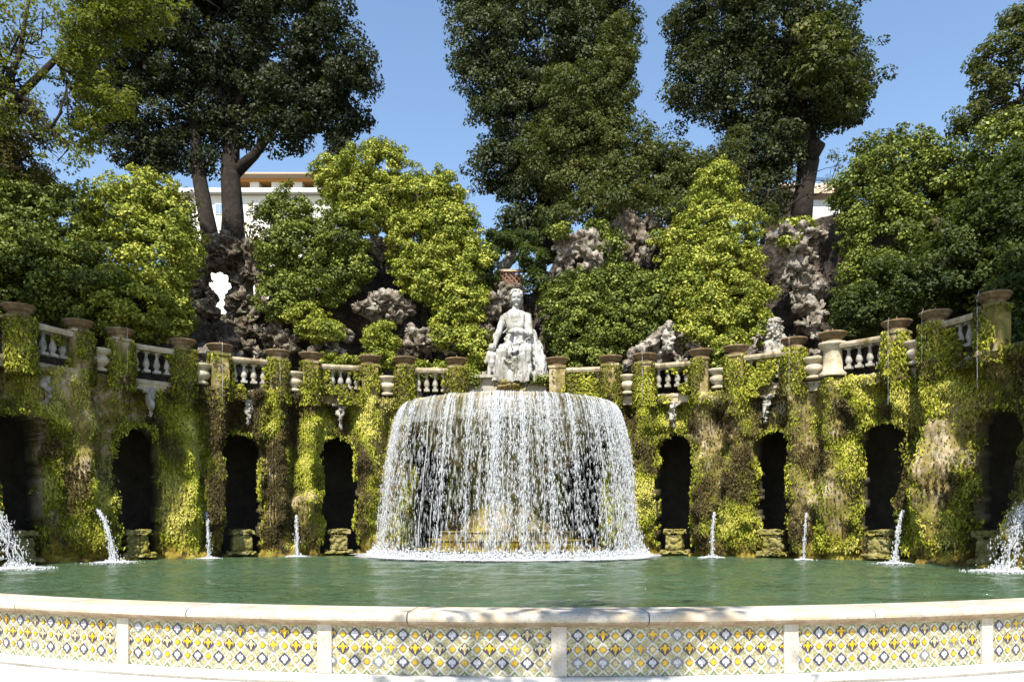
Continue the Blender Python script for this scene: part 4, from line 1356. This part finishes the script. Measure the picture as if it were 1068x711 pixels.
# bearded river god in his niche, right
GB = P(812, 392, 26.8)
def GP(px, py, dy=0.0): return P(px, py, 26.8 + dy) - GB
rgod = empty("river_god_statue", GB)
tag(rgod, "reclining bearded stone river god behind the balustrade on the right", "statue")
gc = [(GP(808, 372, 0), GP(812, 358, 0), .34, .36), (GP(802, 360, 0), GP(822, 360, 0), .2, .2), (GP(811, 354, 0), GP(810, 348, -.05), .15, .14), (GP(802, 361, 0), GP(798, 376, -.2), .15, .11), (GP(798, 376, -.2), GP(806, 384, -.5), .11, .09),
      (GP(822, 361, 0), GP(826, 376, -.1), .16, .12), (GP(826, 376, -.1), GP(818, 386, -.4), .12, .09), (GP(808, 374, 0), GP(824, 386, -.2), .36, .28), (GP(824, 386, -.2), GP(842, 384, -.3), .24, .2), (GP(842, 384, -.3), GP(852, 392, -.2), .2, .13)]
link("body", blob_mesh("body", [(GP(808.5, 342, -.05), (.22, .25, .28))], gc, voxel=.045, smooth_it=1, disp=craggy(.04, 2.5, 8)), M['marble'], rgod)
link("beard", blob_mesh("beard", [(GP(810, 350, -.24), (.17, .13, .2)), (GP(811, 355, -.26), (.12, .1, .16)), (GP(806.5, 348, -.2), (.1, .1, .16)), (GP(812, 347, -.25), (.1, .09, .12)), (GP(808.5, 343.5, -.31), (.035, .05, .07)), (GP(808.5, 340, -.26), (.13, .05, .025))], voxel=.03, smooth_it=1, disp=craggy(.05, 4, 9)), M['marble'], rgod)
link("hair", blob_mesh("hair", [(GP(808.5, 336, .0), (.28, .28, .17)), (GP(801.8, 342, .02), (.1, .16, .26)), (GP(815, 343, .02), (.1, .16, .28)), (GP(801, 350, 0), (.1, .14, .16)), (GP(818, 351, 0), (.12, .14, .18))], voxel=.035, smooth_it=1, disp=craggy(.08, 4, 10)), M['marble'], rgod)

# small figure crowning the low grotto
CB = P(697, 348, 28.2)
def CP(px, py, dy=0.0): return P(px, py, 28.2 + dy) - CB
fig = link("grotto_figure", blob_mesh("grotto_figure", [(CP(697, 340, -.1), (.14, .14, .16)), (CP(697, 337, 0), (.17, .15, .1))], [(CP(697, 348, 0), CP(697, 343.5, 0), .22, .1), (CP(693, 347, 0), CP(690, 354, -.1), .09, .07), (CP(701, 347, 0), CP(704, 354, -.1), .09, .07), (CP(697, 348, 0), CP(697, 362, 0), .22, .26)], voxel=.035, smooth_it=1, disp=craggy(.06, 3, 3)), M['marble'])
fig.location = CB
tag(fig, "small worn stone figure seated on top of the low rock grotto", "statue")

# lattice fence with the rearing winged horse behind
lf = empty("lattice_fence", P(535, 303, 31.5))
tag(lf, "small reddish brick lattice fence behind the statue's head", "fence")
mw, ntw, bb_ = mat("terracotta")
bb_.inputs["Base Color"].default_value = (.26, .13, .085, 1); bb_.inputs["Roughness"].default_value = .9
ww, hh_ = 30 * 31.5 / FOC, 19 * 31.5 / FOC
mb = MB()
kx = 6
for i in range(-3, kx + 1):
    for sg_ in (1, -1):
        x0 = -ww / 2 + i * ww / kx; 
        a = (x0, 0); b_ = (x0 + hh_ * .9, hh_)
        if sg_ < 0: a, b_ = (x0 + hh_ * .9, 0), (x0, hh_)
        def cl(p, q_):
            t0, t1 = 0.0, 1.0
            dx = q_[0] - p[0]
            for lim, s_ in ((-ww / 2, 1), (ww / 2, -1)):
                fa, fb_ = s_ * (p[0] - lim), s_ * (q_[0] - lim)
                if fa < 0 and fb_ < 0: return None
                if fa < 0: t0 = max(t0, fa / (fa - fb_))
                if fb_ < 0: t1 = min(t1, fa / (fa - fb_))
            if t1 - t0 < .05: return None
            return [(p[0] + dx * t0, (q_[1] - p[1]) * t0 + p[1]), (p[0] + dx * t1, (q_[1] - p[1]) * t1 + p[1])]
        r = cl(a, b_)
        if r: mb.tube([(r[0][0], .02 * sg_, r[0][1]), (r[1][0], .02 * sg_, r[1][1])], [.035, .035], 4, smooth=False)
mb.build("lattice", mw, lf)
mb = MB(); mb.box((0, 0, hh_ + .05), (ww + .1, .22, .09)); mb.box((0, 0, -.04), (ww + .1, .2, .08)); mb.build("cap_rail", M['rail'], lf)
HB = P(533, 283, 33.0)
def HP(px, py, dy=0.0): return P(px, py, 33.0 + dy) - HB
hc = [(HP(524, 278, .0), HP(534, 270, .0), .28, .26), (HP(534, 270, 0), HP(536, 262, -.1), .2, .12), (HP(536, 261, -.1), HP(531, 259, -.35), .12, .07), (HP(522, 278, -.1), HP(519, 283, -.1), .14, .08), (HP(519, 283, -.1), HP(521, 289, -.1), .07, .05),
      (HP(525, 280, .15), HP(527, 285, .15), .14, .08), (HP(527, 285, .15), HP(525, 290, .15), .07, .05), (HP(535, 271, -.15), HP(529, 267, -.5), .1, .06), (HP(529, 267, -.5), HP(527, 272, -.6), .055, .04), (HP(536, 272, .15), HP(541, 268, -.2), .1, .06), (HP(541, 268, -.2), HP(543, 273, -.3), .055, .04), (HP(520, 276, 0), HP(513, 282, .1), .07, .04)]
hw = [(HP(543, 268, .3), (.12, .3, .42)), (HP(546, 274, .3), (.1, .25, .3)), (HP(529, 262, .35), (.12, .3, .4))]
horse = link("horse_statue", blob_mesh("horse_statue", hw, hc, voxel=.045, smooth_it=1, disp=craggy(.03, 3, 4)), M['statue'])
horse.location = HB; tag(horse, "white rearing winged horse sculpture half hidden behind the lattice fence", "statue")
mb = MB(); mb.lathe([(.9, -1.6), (.8, -.1), (.85, 0), (.3, .03)], 16)
o = mb.build("rock_base", M['rock'], horse); o.location = HP(526, 291, 0)

# ------------------------------------------------------------------ buildings
def plaster(name, c):
    m, nt, b = mat(name)
    n = noise(nt, .25, 6, .6, objco(nt))
    nt.links.new(ramp(nt, n, [(.3, tuple(x * .86 for x in c)), (.7, c)]), b.inputs["Base Color"])
    b.inputs["Roughness"].default_value = .9
    return m
M['plaster'] = plaster("white_plaster", (.76, .73, .66))
M['grey_plaster'] = plaster("grey_plaster", (.5, .5, .5))
M['rooftile'] = plaster("roof_tile", (.5, .38, .27))
M['orange'] = plaster("orange_beam", (.55, .26, .06))
mm, ntm, bm2 = mat("window_glass"); bm2.inputs["Base Color"].default_value = (.22, .3, .42, 1); bm2.inputs["Roughness"].default_value = .15; M['glass'] = mm
mm, ntm, bm2 = mat("dark_interior"); bm2.inputs["Base Color"].default_value = (.05, .03, .02, 1); bm2.inputs["Roughness"].default_value = .8; M['interior'] = mm
BY = 85.0
vl = empty("villa", (P(255, 300, BY)[0], BY, 9.0))
tag(vl, "white plastered villa with an open orange roofed loggia behind the left oak", "building")
vi = -np.array(vl.location)
def bx(mb, x0, x1, y0, y1, Ya, Yb, m=0):
    a, b_ = P(x0, y1, BY), P(x1, y0, BY)
    mb.box(np.array([(a[0] + b_[0]) / 2, (Ya + Yb) / 2, (a[2] + b_[2]) / 2]) + vi, (b_[0] - a[0], Yb - Ya, b_[2] - a[2]), 0, m)
mb = MB(); bx(mb, 176, 345, 204, 470, BY, BY + 14); mb.build("wall", M['plaster'], vl)
mb = MB(); bx(mb, 174, 347, 199, 203.5, BY - .8, BY + 14.5); mb.build("cornice", M['grey_plaster'], vl)
mb = MB(); bx(mb, 235, 345, 187, 199, BY + 2, BY + 12); mb.build("loggia_back", M['interior'], vl)
for i in range(5):
    x = 260 + i * 22.5
    mb = MB(); bx(mb, x, x + 9.5, 189, 199, BY + .2, BY + 1.4); mb.build("pillar", M['plaster'], vl)
mb = MB(); bx(mb, 235, 345, 186.5, 189, BY, BY + 1.6); mb.build("beam", M['orange'], vl)
mb = MB(); bx(mb, 233, 349, 184.8, 186.4, BY - 1.2, BY + 13); mb.build("roof", M['rooftile'], vl)
for (x, y) in ((229, 218), (269, 218), (190, 218), (309, 218), (229, 262), (269, 262), (190, 262)):
    mb = MB(); bx(mb, x - 4.5, x + 4.5, y - 5.5, y + 5.5, BY - .10, BY + .05); fr = mb.build("window", M['plaster'], vl)
    mb = MB(); bx(mb, x - 3.6, x - .25, y - 4.6, y + 4.6, BY - .14, BY - .1005); bx(mb, x + .25, x + 3.6, y - 4.6, y + 4.6, BY - .14, BY - .1005); mb.build("pane", M['glass'], fr)
BY2 = 70.0
hs = empty("stone_house", (P(862, 300, BY2)[0], BY2, 9.0))
tag(hs, "grey walled house with a pale tiled roof showing beside the right tree trunk", "building")
hi = -np.array(hs.location)
a = P(842, 205, BY2) + hi; b_ = P(905, 200, BY2) + hi
mb = MB(); mb.box(((a[0] + b_[0]) / 2, 6, a[2] / 2 - .1), (b_[0] - a[0], 10, a[2] + .4)); mb.build("wall", M['grey_plaster'], hs)
mb = MB()
zt = P(0, 178, BY2)[2] + hi[2]; ze = P(0, 200, BY2)[2] + hi[2]
x0, x1 = a[0] - .6, b_[0] + .6
mb.add([(x0, .3, ze), (x1, .3, ze), (x1, 6, zt + 1.2), (x0, 6, zt + 1.2), (x0, 11.5, ze), (x1, 11.5, ze), (x0, .3, ze + .3), (x1, .3, ze + .3), (x1, 6, zt + 1.5), (x0, 6, zt + 1.5), (x0, 11.5, ze + .3), (x1, 11.5, ze + .3)],
       [(0, 1, 7, 6), (6, 7, 8, 9), (9, 8, 11, 10), (1, 0, 3, 2), (2, 3, 4, 5), (0, 6, 9, 3), (3, 9, 10, 4), (1, 2, 8, 7), (2, 5, 11, 8), (4, 10, 11, 5)])
mb.build("roof", M['rooftile'], hs)
mb = MB(); mb.box((a[0] + 1.3, .93, a[2] - 2.6), (.9, .1, 1.3)); w_ = mb.build("window", M['travertine'], hs)
mb = MB(); mb.box((a[0] + 1.3, .86, a[2] - 2.6), (.7, .03, 1.1)); mb.build("pane", M['glass'], w_)

# ------------------------------------------------------------------ ivy masses and bushes
shrub("ivy_thicket", "broad leafy ivy thicket at the far left behind the balustrade", "ivy", [
    L(30, 285, 25.5, 55, 60, 1.6), L(95, 300, 26, 50, 50, 1.5), L(60, 235, 27, 60, 45, 1.6), L(0, 240, 26, 50, 60, 1.5), L(-60, 260, 25, 60, 70, 1.8)],
      'ivy_mid', .17, .5, .52, 34, 11, stems=[([P(60, 350, 26), P(55, 300, 26.3), P(60, 250, 27)], [.2, .16, .1])])
shrub("ivy_thicket", "sunlit rounded ivy thicket left of the rock grotto", "ivy", [
    L(150, 205, 27.6, 36, 24, 1.2), L(128, 225, 27.3, 46, 36, 1.4), L(175, 230, 27.8, 26, 34, 1.1), L(160, 268, 27, 46, 44, 1.4), L(140, 315, 26, 48, 38, 1.3), L(178, 322, 27, 20, 36, .9), L(192, 262, 27.8, 15, 26, .8)],
      'ivy_bright', .165, .46, .46, 34, 12, stems=[([P(150, 350, 27), P(152, 300, 27.3), P(150, 240, 27.6)], [.2, .16, .1])])
shrub("ivy_mound", "mid green ivy mound covering the rocks right of the left oak trunks", "ivy", [
    L(300, 225, 30.6, 30, 26, 1.1), L(290, 265, 30.4, 22, 32, 1.0), L(318, 262, 30.2, 40, 34, 1.1), L(292, 312, 30, 26, 28, 1.0), L(330, 300, 29.9, 30, 24, 1.0), L(352, 248, 30.4, 34, 28, 1.1), L(364, 282, 30.2, 22, 22, .9)],
      'ivy_mid', .15, .42, .42, 34, 13, stems=[([P(300, 350, 30.6), P(305, 300, 30.8), P(310, 240, 31)], [.2, .16, .1])])
shrub("ivy_mound", "tall bright yellow green ivy crown and cascade left of the statue", "ivy", [
    L(392, 172, 30.8, 36, 24, 1.2), L(360, 200, 30.8, 34, 24, 1.1), L(405, 202, 30.8, 30, 20, 1.0), L(440, 205, 30.6, 30, 26, 1.1), L(466, 200, 30.6, 18, 22, .9), L(380, 225, 30.6, 34, 18, 1.0), L(435, 248, 30.3, 34, 28, 1.0), L(470, 240, 30.2, 30, 34, 1.1),
    L(488, 275, 30, 26, 34, 1.0), L(450, 290, 29.9, 34, 30, 1.0), L(482, 320, 29.6, 32, 34, 1.0), L(496, 360, 29.3, 20, 32, .8), L(470, 345, 29.4, 24, 24, .8), L(487, 392, 28.9, 18, 16, .5), L(418, 232, 30.5, 22, 14, .8), L(455, 225, 30.4, 26, 20, .9), L(462, 268, 30.1, 30, 24, .9), L(425, 275, 30.4, 18, 16, .7), L(375, 205, 30.8, 26, 22, .9), L(345, 180, 30.9, 20, 16, .8)],
      'ivy_bright', .15, .40, .40, 34, 14, stems=[([P(450, 400, 30.6), P(440, 300, 30.8), P(400, 200, 31.4)], [.25, .2, .12])])
shrub("ivy_bush", "low leafy ivy clump on the terrace left of the brown boulders", "ivy", [
    L(335, 345, 29.4, 24, 14, .7), L(398, 352, 29.2, 22, 16, .7), L(392, 376, 28.8, 24, 12, .5), L(318, 330, 29.6, 24, 16, .7), L(350, 378, 28.8, 18, 10, .4), L(445, 385, 28.6, 30, 10, .45), L(290, 378, 28.3, 12, 10, .4)],
      'ivy_bright', .14, .34, .34, 30, 15)
shrub("ivy_bush", "deep green rounded ivy bush right of the statue", "ivy", [
    L(610, 310, 29.8, 40, 30, 1.1), L(650, 300, 30, 36, 28, 1.1), L(600, 345, 29.5, 32, 32, 1.0), L(640, 345, 29.4, 38, 30, 1.0), L(680, 320, 29.9, 30, 30, 1.0), L(615, 375, 29.2, 40, 16, .8), L(672, 345, 29.6, 24, 16, .8), L(655, 325, 29.6, 30, 24, .9), L(692, 300, 29.8, 20, 20, .8), L(590, 320, 29.6, 24, 24, .8)],
      'ivy_mid', .15, .42, .42, 36, 16, stems=[([P(630, 385, 29.8), P(632, 345, 30.1), P(640, 300, 30.4)], [.2, .16, .1])])
shrub("ivy_mound", "tall conical bright ivy mound in the right centre", "ivy", [
    L(748, 195, 30, 24, 28, .9), L(735, 232, 29.8, 32, 28, 1.0), L(765, 238, 29.6, 30, 32, 1.0), L(712, 252, 29.8, 24, 18, .8), L(750, 275, 29.3, 48, 30, 1.2), L(760, 312, 28.9, 44, 30, 1.1), L(722, 300, 29.3, 34, 28, 1.0), L(745, 345, 28.6, 40, 26, 1.0), L(780, 340, 28.4, 22, 30, .8), L(760, 365, 28.2, 26, 16, .7), L(738, 265, 29.4, 30, 24, .9), L(715, 275, 29.5, 24, 20, .8), L(735, 325, 28.8, 30, 22, .9)],
      'ivy_bright', .15, .42, .42, 34, 17, stems=[([P(745, 385, 29.6), P(748, 300, 29.8), P(748, 220, 30.2)], [.22, .18, .1])])
shrub("domed_bush", "big domed sunlit bush right of the ragged rock column", "bush", [
    L(935, 170, 28.2, 46, 32, 1.6), L(905, 205, 28, 36, 40, 1.4), L(965, 200, 28, 50, 42, 1.7), L(925, 245, 27.4, 50, 40, 1.5), L(905, 290, 26.8, 34, 34, 1.2), L(1000, 215, 27.5, 30, 40, 1.4)],
      'ivy_mid', .165, .48, .46, 36, 18, stems=[([P(930, 340, 27.8), P(932, 280, 28), P(935, 200, 28.4)], [.25, .2, .12])])
shrub("evergreen_bush", "dark evergreen bush behind the right end of the balustrade", "bush", [
    L(945, 300, 25.8, 55, 38, 1.3), L(1000, 275, 25.2, 50, 48, 1.5), L(1040, 240, 24.5, 40, 60, 1.6), L(1075, 220, 23.5, 40, 80, 1.6), L(1090, 300, 22.5, 60, 60, 1.8), L(895, 325, 26.4, 30, 28, 1.0)],
      'ivy_dark', .16, .5, .5, 36, 19, stems=[([P(1000, 340, 26), P(1005, 280, 26.2), P(1010, 220, 26.2)], [.25, .2, .12])])
shrub("evergreen_bush", "glossy leaved bush high at the right edge of the picture", "bush", [
    L(1050, 150, 25.6, 34, 40, 1.4), L(1075, 190, 25.0, 40, 40, 1.6), L(1040, 190, 26, 30, 30, 1.2)],
      'ivy_mid', .165, .46, .5, 32, 20, stems=[([P(1060, 300, 26), P(1058, 240, 26), P(1055, 170, 26)], [.22, .18, .1])])
shrub("pot_plant", "small leafy plant growing over an urn right of the waterfall", "plant", [L(751, 372, 26.4, 10, 14, .4), L(749, 384, 26.3, 9, 8, .35)], 'ivy_mid', .12, .2, .22, 24, 22)
shrub("ivy_bush", "olive scrub on the terrace between the statue and lattice fence", "ivy", [L(505, 270, 31, 16, 16, .7), L(512, 292, 30.6, 9, 12, .5), L(556, 270, 31, 16, 14, .7), L(520, 252, 32, 16, 10, .7), L(560, 292, 30.8, 12, 12, .5), L(545, 252, 32, 18, 12, .7)], 'ivy_dark', .14, .36, .36, 30, 24)
shrub("ivy_bush", "thin dry scrub on top of the rock grotto at the left", "bush", [L(190, 215, 29.5, 14, 14, .6), L(268, 236, 31, 8, 26, .4), L(206, 250, 29.5, 12, 10, .5)], 'rust', .13, .3, .36, 22, 25)
shrub("ivy_bush", "yellow green tuft capping the ragged rock column", "plant", [L(832, 236, 28.6, 20, 7, .5), L(822, 252, 28.2, 10, 5, .3)], 'ivy_bright', .13, .25, .26, 22, 26)
shrub("ivy_bush", "ferny tuft hanging on the rock crest right of the statue", "plant", [L(582, 240, 30.2, 12, 7, .4), L(638, 258, 30.4, 12, 18, .5), L(625, 240, 31, 14, 12, .5), L(690, 248, 30.4, 16, 6, .4)], 'ivy_mid', .13, .28, .3, 24, 27)
shrub("box_hedge", "clipped green hedge strip on the plinth beside the seated woman", "hedge", [L(556, 395, 27.9, 9, 4, .3), L(566, 396, 27.9, 7, 4, .3), L(492, 396, 27.9, 9, 7, .3)], 'ivy_mid', .09, .16, .16, 20, 28)

# ------------------------------------------------------------------ trees
def tree(label, lobes, m, trunks, size=.22, clump=.62, spacing=.62, per=34, seed=1, bark='bark', limb_r=.16, group=None, extra=None, name='oak_tree', twigs=2, inner=.5, flat=.6):
    rg = np.random.default_rng(seed + 900)
    stems = list(trunks)
    if clump > .3: size, clump, spacing, per = size * .74, clump * .88, spacing * 1.18, int(per * 3.0)
    top = trunks[0][0][-1]
    use = lobes if len(lobes) < 12 else lobes[::2]
    stems += limbs(top, use, limb_r, rg, .25, twigs)
    return shrub(name, label, "tree", lobes, m, size, clump, spacing, per, seed, group, stems, .6, flat, inner, bark, 'crown', extra)
Y2 = 35.0
tree("huge dark evergreen oak with two trunks at the upper left", [
    L(115, 60, Y2 + 1, 46, 60), L(105, 110, Y2, 34, 44), L(170, 40, Y2, 60, 70, 2.6), L(165, 120, Y2, 46, 50, 2.0), L(230, 30, Y2, 66, 80, 3.0), L(225, 110, Y2 + .5, 46, 42, 1.6), L(290, 40, Y2, 64, 80, 2.8), L(300, 100, Y2, 54, 44, 2.2),
    L(345, 60, Y2, 46, 60, 2.2), L(362, 100, Y2, 30, 36, 1.5), L(348, 122, Y2, 30, 28, 1.4), L(352, 158, Y2 - .4, 14, 20, .7), L(150, 160, Y2, 38, 22, 1.2), L(200, 158, Y2, 34, 22, 1.1), L(296, 134, Y2 - 1, 30, 20, 1.2), L(200, -60, Y2, 90, 60, 3.5), L(300, -60, Y2, 70, 60, 3), L(130, -30, Y2, 60, 60, 3), L(252, 134, Y2, 36, 18, 1.1)],
     'oak_dark', [([P(243, 262, Y2 - 1.5), P(243, 225, Y2 - 1), P(240, 180, Y2), P(243, 120, Y2)], [.56, .48, .44, .36]), ([P(222, 262, Y2 - 1.5), P(215, 225, Y2 - 1), P(207, 180, Y2), P(202, 120, Y2)], [.40, .34, .32, .24]),
             ([P(245, 180, Y2), P(265, 162, Y2), P(290, 130, Y2)], [.3, .22, .12])],
     .21, .60, .60, 32, 31)
Y3 = 37.0
tree("towering dense evergreen oak in the centre behind the statue", [
    L(500, 40, Y3, 36, 46, 2), L(515, 90, Y3, 36, 40, 2), L(560, 40, Y3, 60, 70, 3), L(610, 50, Y3, 48, 70, 2.6), L(540, 130, Y3, 50, 44, 2.4), L(525, 175, Y3, 36, 34, 1.8), L(560, 200, Y3, 46, 40, 2.0), L(545, 235, Y3 - 1, 30, 24, 1.4), L(600, 120, Y3, 50, 50, 2.4), L(500, -40, Y3, 50, 50, 2.5), L(580, -50, Y3, 70, 60, 3.2), L(640, 20, Y3, 24, 60, 1.6)],
     'oak', [([P(572, 268, Y3 - 1), P(570, 200, Y3), P(565, 100, Y3)], [.6, .5, .4])], .2, .60, .58, 34, 32)
tree("olive green oak leaning right of the central dark crown", [
    L(625, 100, Y3 - 2, 40, 50, 1.9), L(640, 60, Y3 - 2, 26, 40, 1.4), L(615, 150, Y3 - 2.5, 46, 36, 1.8), L(650, 150, Y3 - 2.5, 36, 36, 1.6), L(605, 190, Y3 - 3, 40, 30, 1.5), L(650, 195, Y3 - 3, 42, 30, 1.6), L(685, 180, Y3 - 3, 32, 34, 1.4), L(710, 190, Y3 - 3, 30, 28, 1.3), L(690, 215, Y3 - 3.5, 30, 20, 1.1), L(735, 200, Y3 - 3.5, 26, 24, 1.1), L(725, 175, Y3 - 3, 24, 22, 1.0), L(690, 160, Y3 - 3, 26, 22, 1.0), L(755, 185, Y3 - 3, 20, 22, 1.0), L(705, 225, Y3 - 4, 26, 14, .9), L(590, 100, Y3 - 3, 30, 40, 1.2), L(570, 160, Y3 - 3, 30, 34, 1.2), L(670, 205, 31.0, 26, 12, .7), L(640, 208, 31.0, 22, 12, .7), L(620, 220, Y3 - 4, 34, 20, 1.1), L(580, 225, Y3 - 4, 20, 16, 1)],
     'oak_olive', [([P(648, 262, Y3 - 3.5), P(645, 215, Y3 - 3), P(638, 140, Y3 - 2)], [.3, .24, .16])], .17, .5, .50, 32, 33, limb_r=.09)
Y4 = 36.0
tree("spreading evergreen oak with a knotted pale trunk at the upper right", [
    L(745, 30, Y4, 50, 56, 2.4), L(725, 90, Y4, 34, 40, 1.7), L(800, 20, Y4, 60, 70, 3), L(780, 90, Y4, 50, 56, 2.4), L(850, 50, Y4, 52, 60, 2.6), L(885, 80, Y4, 30, 36, 1.6), L(875, 112, Y4, 30, 22, 1.3), L(830, 105, Y4, 40, 34, 1.8), L(790, 150, Y4, 38, 44, 1.9), L(846, 132, Y4, 26, 16, 1.2), L(820, 145, Y4 - 1, 18, 26, 1.0), L(765, 165, Y4, 30, 34, 1.5), L(812, 190, Y4, 22, 34, 1.2), L(790, 200, Y4 - 1, 26, 26, 1.2), L(800, -60, Y4, 80, 60, 3.4), L(720, 20, Y4, 24, 30, 1.4)],
     'oak', [([P(834, 240, Y4 - 1), P(838, 205, Y4 - .6), P(843, 170, Y4 - .3), P(838, 130, Y4), P(828, 80, Y4)], [.52, .45, .50, .42, .3]), ([P(843, 165, Y4 - .5), P(851, 152, Y4 - .7), P(846, 138, Y4 - .4)], [.42, .42, .25])],
     .2, .58, .58, 32, 34, bark='bark', extra=[('sunlit_leaves', [L(860, 60, Y4 - 2.6, 36, 40, 1.0), L(878, 100, Y4 - 1.6, 24, 20, .8)], 'oak_olive', {'label': 'olive sunlit outer leaves', 'size': .18})])
tree("airy young tree with bluish green leaves at the upper right corner", [
    L(1060, 30, 27, 20, 24, .9), L(1040, 60, 27, 22, 18, .9), L(1070, 70, 27, 26, 30, 1.1), L(1030, 90, 27, 22, 14, .8), L(1012, 118, 27, 20, 12, .7), L(1045, 115, 27, 26, 16, .9), L(1080, 120, 27, 24, 26, 1), L(1005, 135, 27, 14, 8, .5)],
     'oak_olive', [([P(1100, 330, 27), P(1095, 200, 27), P(1080, 100, 27)], [.25, .2, .12])], .17, .42, .5, 26, 35, limb_r=.06, name='young_tree')
tree("slender grey scrub tree before the pale trunk on the right", [
    L(790, 215, 31.5, 24, 20, .8), L(875, 165, 33, 12, 14, .5), L(770, 150, 33, 16, 22, .8), L(870, 190, 32, 12, 12, .5), L(800, 225, 30.5, 18, 12, .6)],
     'oak_olive', [([P(795, 262, 31.5), P(796, 240, 31.6), P(797, 215, 31.6)], [.12, .1, .06])], .14, .34, .5, 12, 36, limb_r=.05, name='young_tree')
# light spring tree at the left edge, nearer
Y1 = 25.0
tree("sparse spring tree with thin bare branches at the left edge", [
    L(20, 20, Y1, 26, 26, 1), L(15, 70, Y1, 24, 24, 1), L(45, 60, Y1, 20, 20, .8), L(30, 110, Y1, 24, 20, .9), L(55, 130, Y1, 20, 20, .8), L(60, 160, Y1, 24, 16, .8), L(85, 165, Y1, 18, 10, .6), L(0, 40, Y1, 30, 40, 1.3), L(45, 10, Y1, 22, 20, .9), L(-30, 90, Y1, 50, 60, 2), L(-50, 0, Y1, 60, 60, 2.4)],
     'spring', [([P(-60, 400, Y1), P(-50, 250, Y1), P(-30, 150, Y1), P(0, 90, Y1)], [.36, .3, .24, .14]), ([P(0, 90, Y1), P(30, 105, Y1), P(52, 135, Y1), P(72, 155, Y1), P(60, 168, Y1)], [.1, .08, .06, .05, .03]),
                ([P(-30, 150, Y1), P(20, 60, Y1), P(30, 0, Y1)], [.14, .08, .05]), ([P(52, 135, Y1), P(62, 120, Y1), P(70, 90, Y1)], [.05, .04, .02])],
     .15, .42, .72, 12, 37, limb_r=.05, name='spring_tree', twigs=3)
tree("yellow green spring tree overlapping the dark oak at the upper left", [
    L(95, 30, Y1 + 2, 36, 26, 1.1), L(125, 20, Y1 + 2, 40, 16, 1.0), L(90, 70, Y1 + 2, 30, 30, 1.1), L(105, 110, Y1 + 2, 36, 20, 1.0), L(85, 140, Y1 + 2, 26, 16, .8), L(165, 5, Y1 + 2, 28, 12, .8), L(110, -30, Y1 + 2, 60, 30, 2)],
     'spring', [([P(-90, 400, Y1 + 2), P(-70, 250, Y1 + 2), P(-20, 140, Y1 + 2), P(60, 60, Y1 + 2)], [.34, .28, .2, .1])], .16, .42, .5, 22, 38, limb_r=.05, name='spring_tree')
tree("rusty leaved hawthorn rising over the left thicket", [
    L(20, 180, Y1 + 2.5, 34, 34, 1.3), L(25, 130, Y1 + 2.5, 24, 26, 1), L(-10, 170, Y1 + 2.5, 40, 50, 1.6), L(48, 205, Y1 + 2.5, 26, 20, 1)],
     'rust', [([P(-20, 350, Y1 + 2.5), P(-10, 260, Y1 + 2.5), P(10, 190, Y1 + 2.5)], [.25, .2, .12])], .15, .42, .46, 26, 39, limb_r=.06, name='hawthorn_tree')

# trees flanking the square beside and behind the viewpoint: they shade both ends of the wall
def shade_tree(label, x, y, z0, z1, r, seed, n=5, m='oak', base=-.93, per=26, foot=None):
    rg = np.random.default_rng(seed)
    lobes = []
    for i in range(n):
        a = rg.uniform(0, 2 * math.pi)
        lobes.append((np.array([x + math.cos(a) * r * .45, y + math.sin(a) * r * .45, z0 + (z1 - z0) * (i + .5) / n]), (r * .62, r * .62, (z1 - z0) / n * 1.0)))
    return tree(label, lobes, m, [([np.array([x, y, base]), np.array([x + .2, y, (base + z0) / 2]), np.array([x, y + .1, (z0 * .6 + z1 * .4)])], [.5, .42, .3])] if foot is None else [([np.array([*foot, base]), np.array([foot[0] + .2, foot[1] + .1, 3.0]), np.array([foot[0] * .8 + x * .2, foot[1] * .8 + y * .2, z0 * .8]), np.array([x, y, z0 * .6 + z1 * .4])], [.4, .33, .26, .14])], .3, .9, 1.05, per, seed, name='oak_tree')
shade_tree("shading oak standing left of the square outside the picture", -17.3, 14.6, 9.5, 22.0, 4.3, 61, n=8, per=120)
shade_tree("shading oak standing right of the square outside the picture", 13.3, 13.7, 10.5, 19.0, 3.7, 62, n=8, per=110)
shade_tree("light branched oak rising behind the viewpoint", -.9, 1.2, 8.0, 11.0, 2.6, 63, 3, per=10, foot=(-3.2, -3.5))
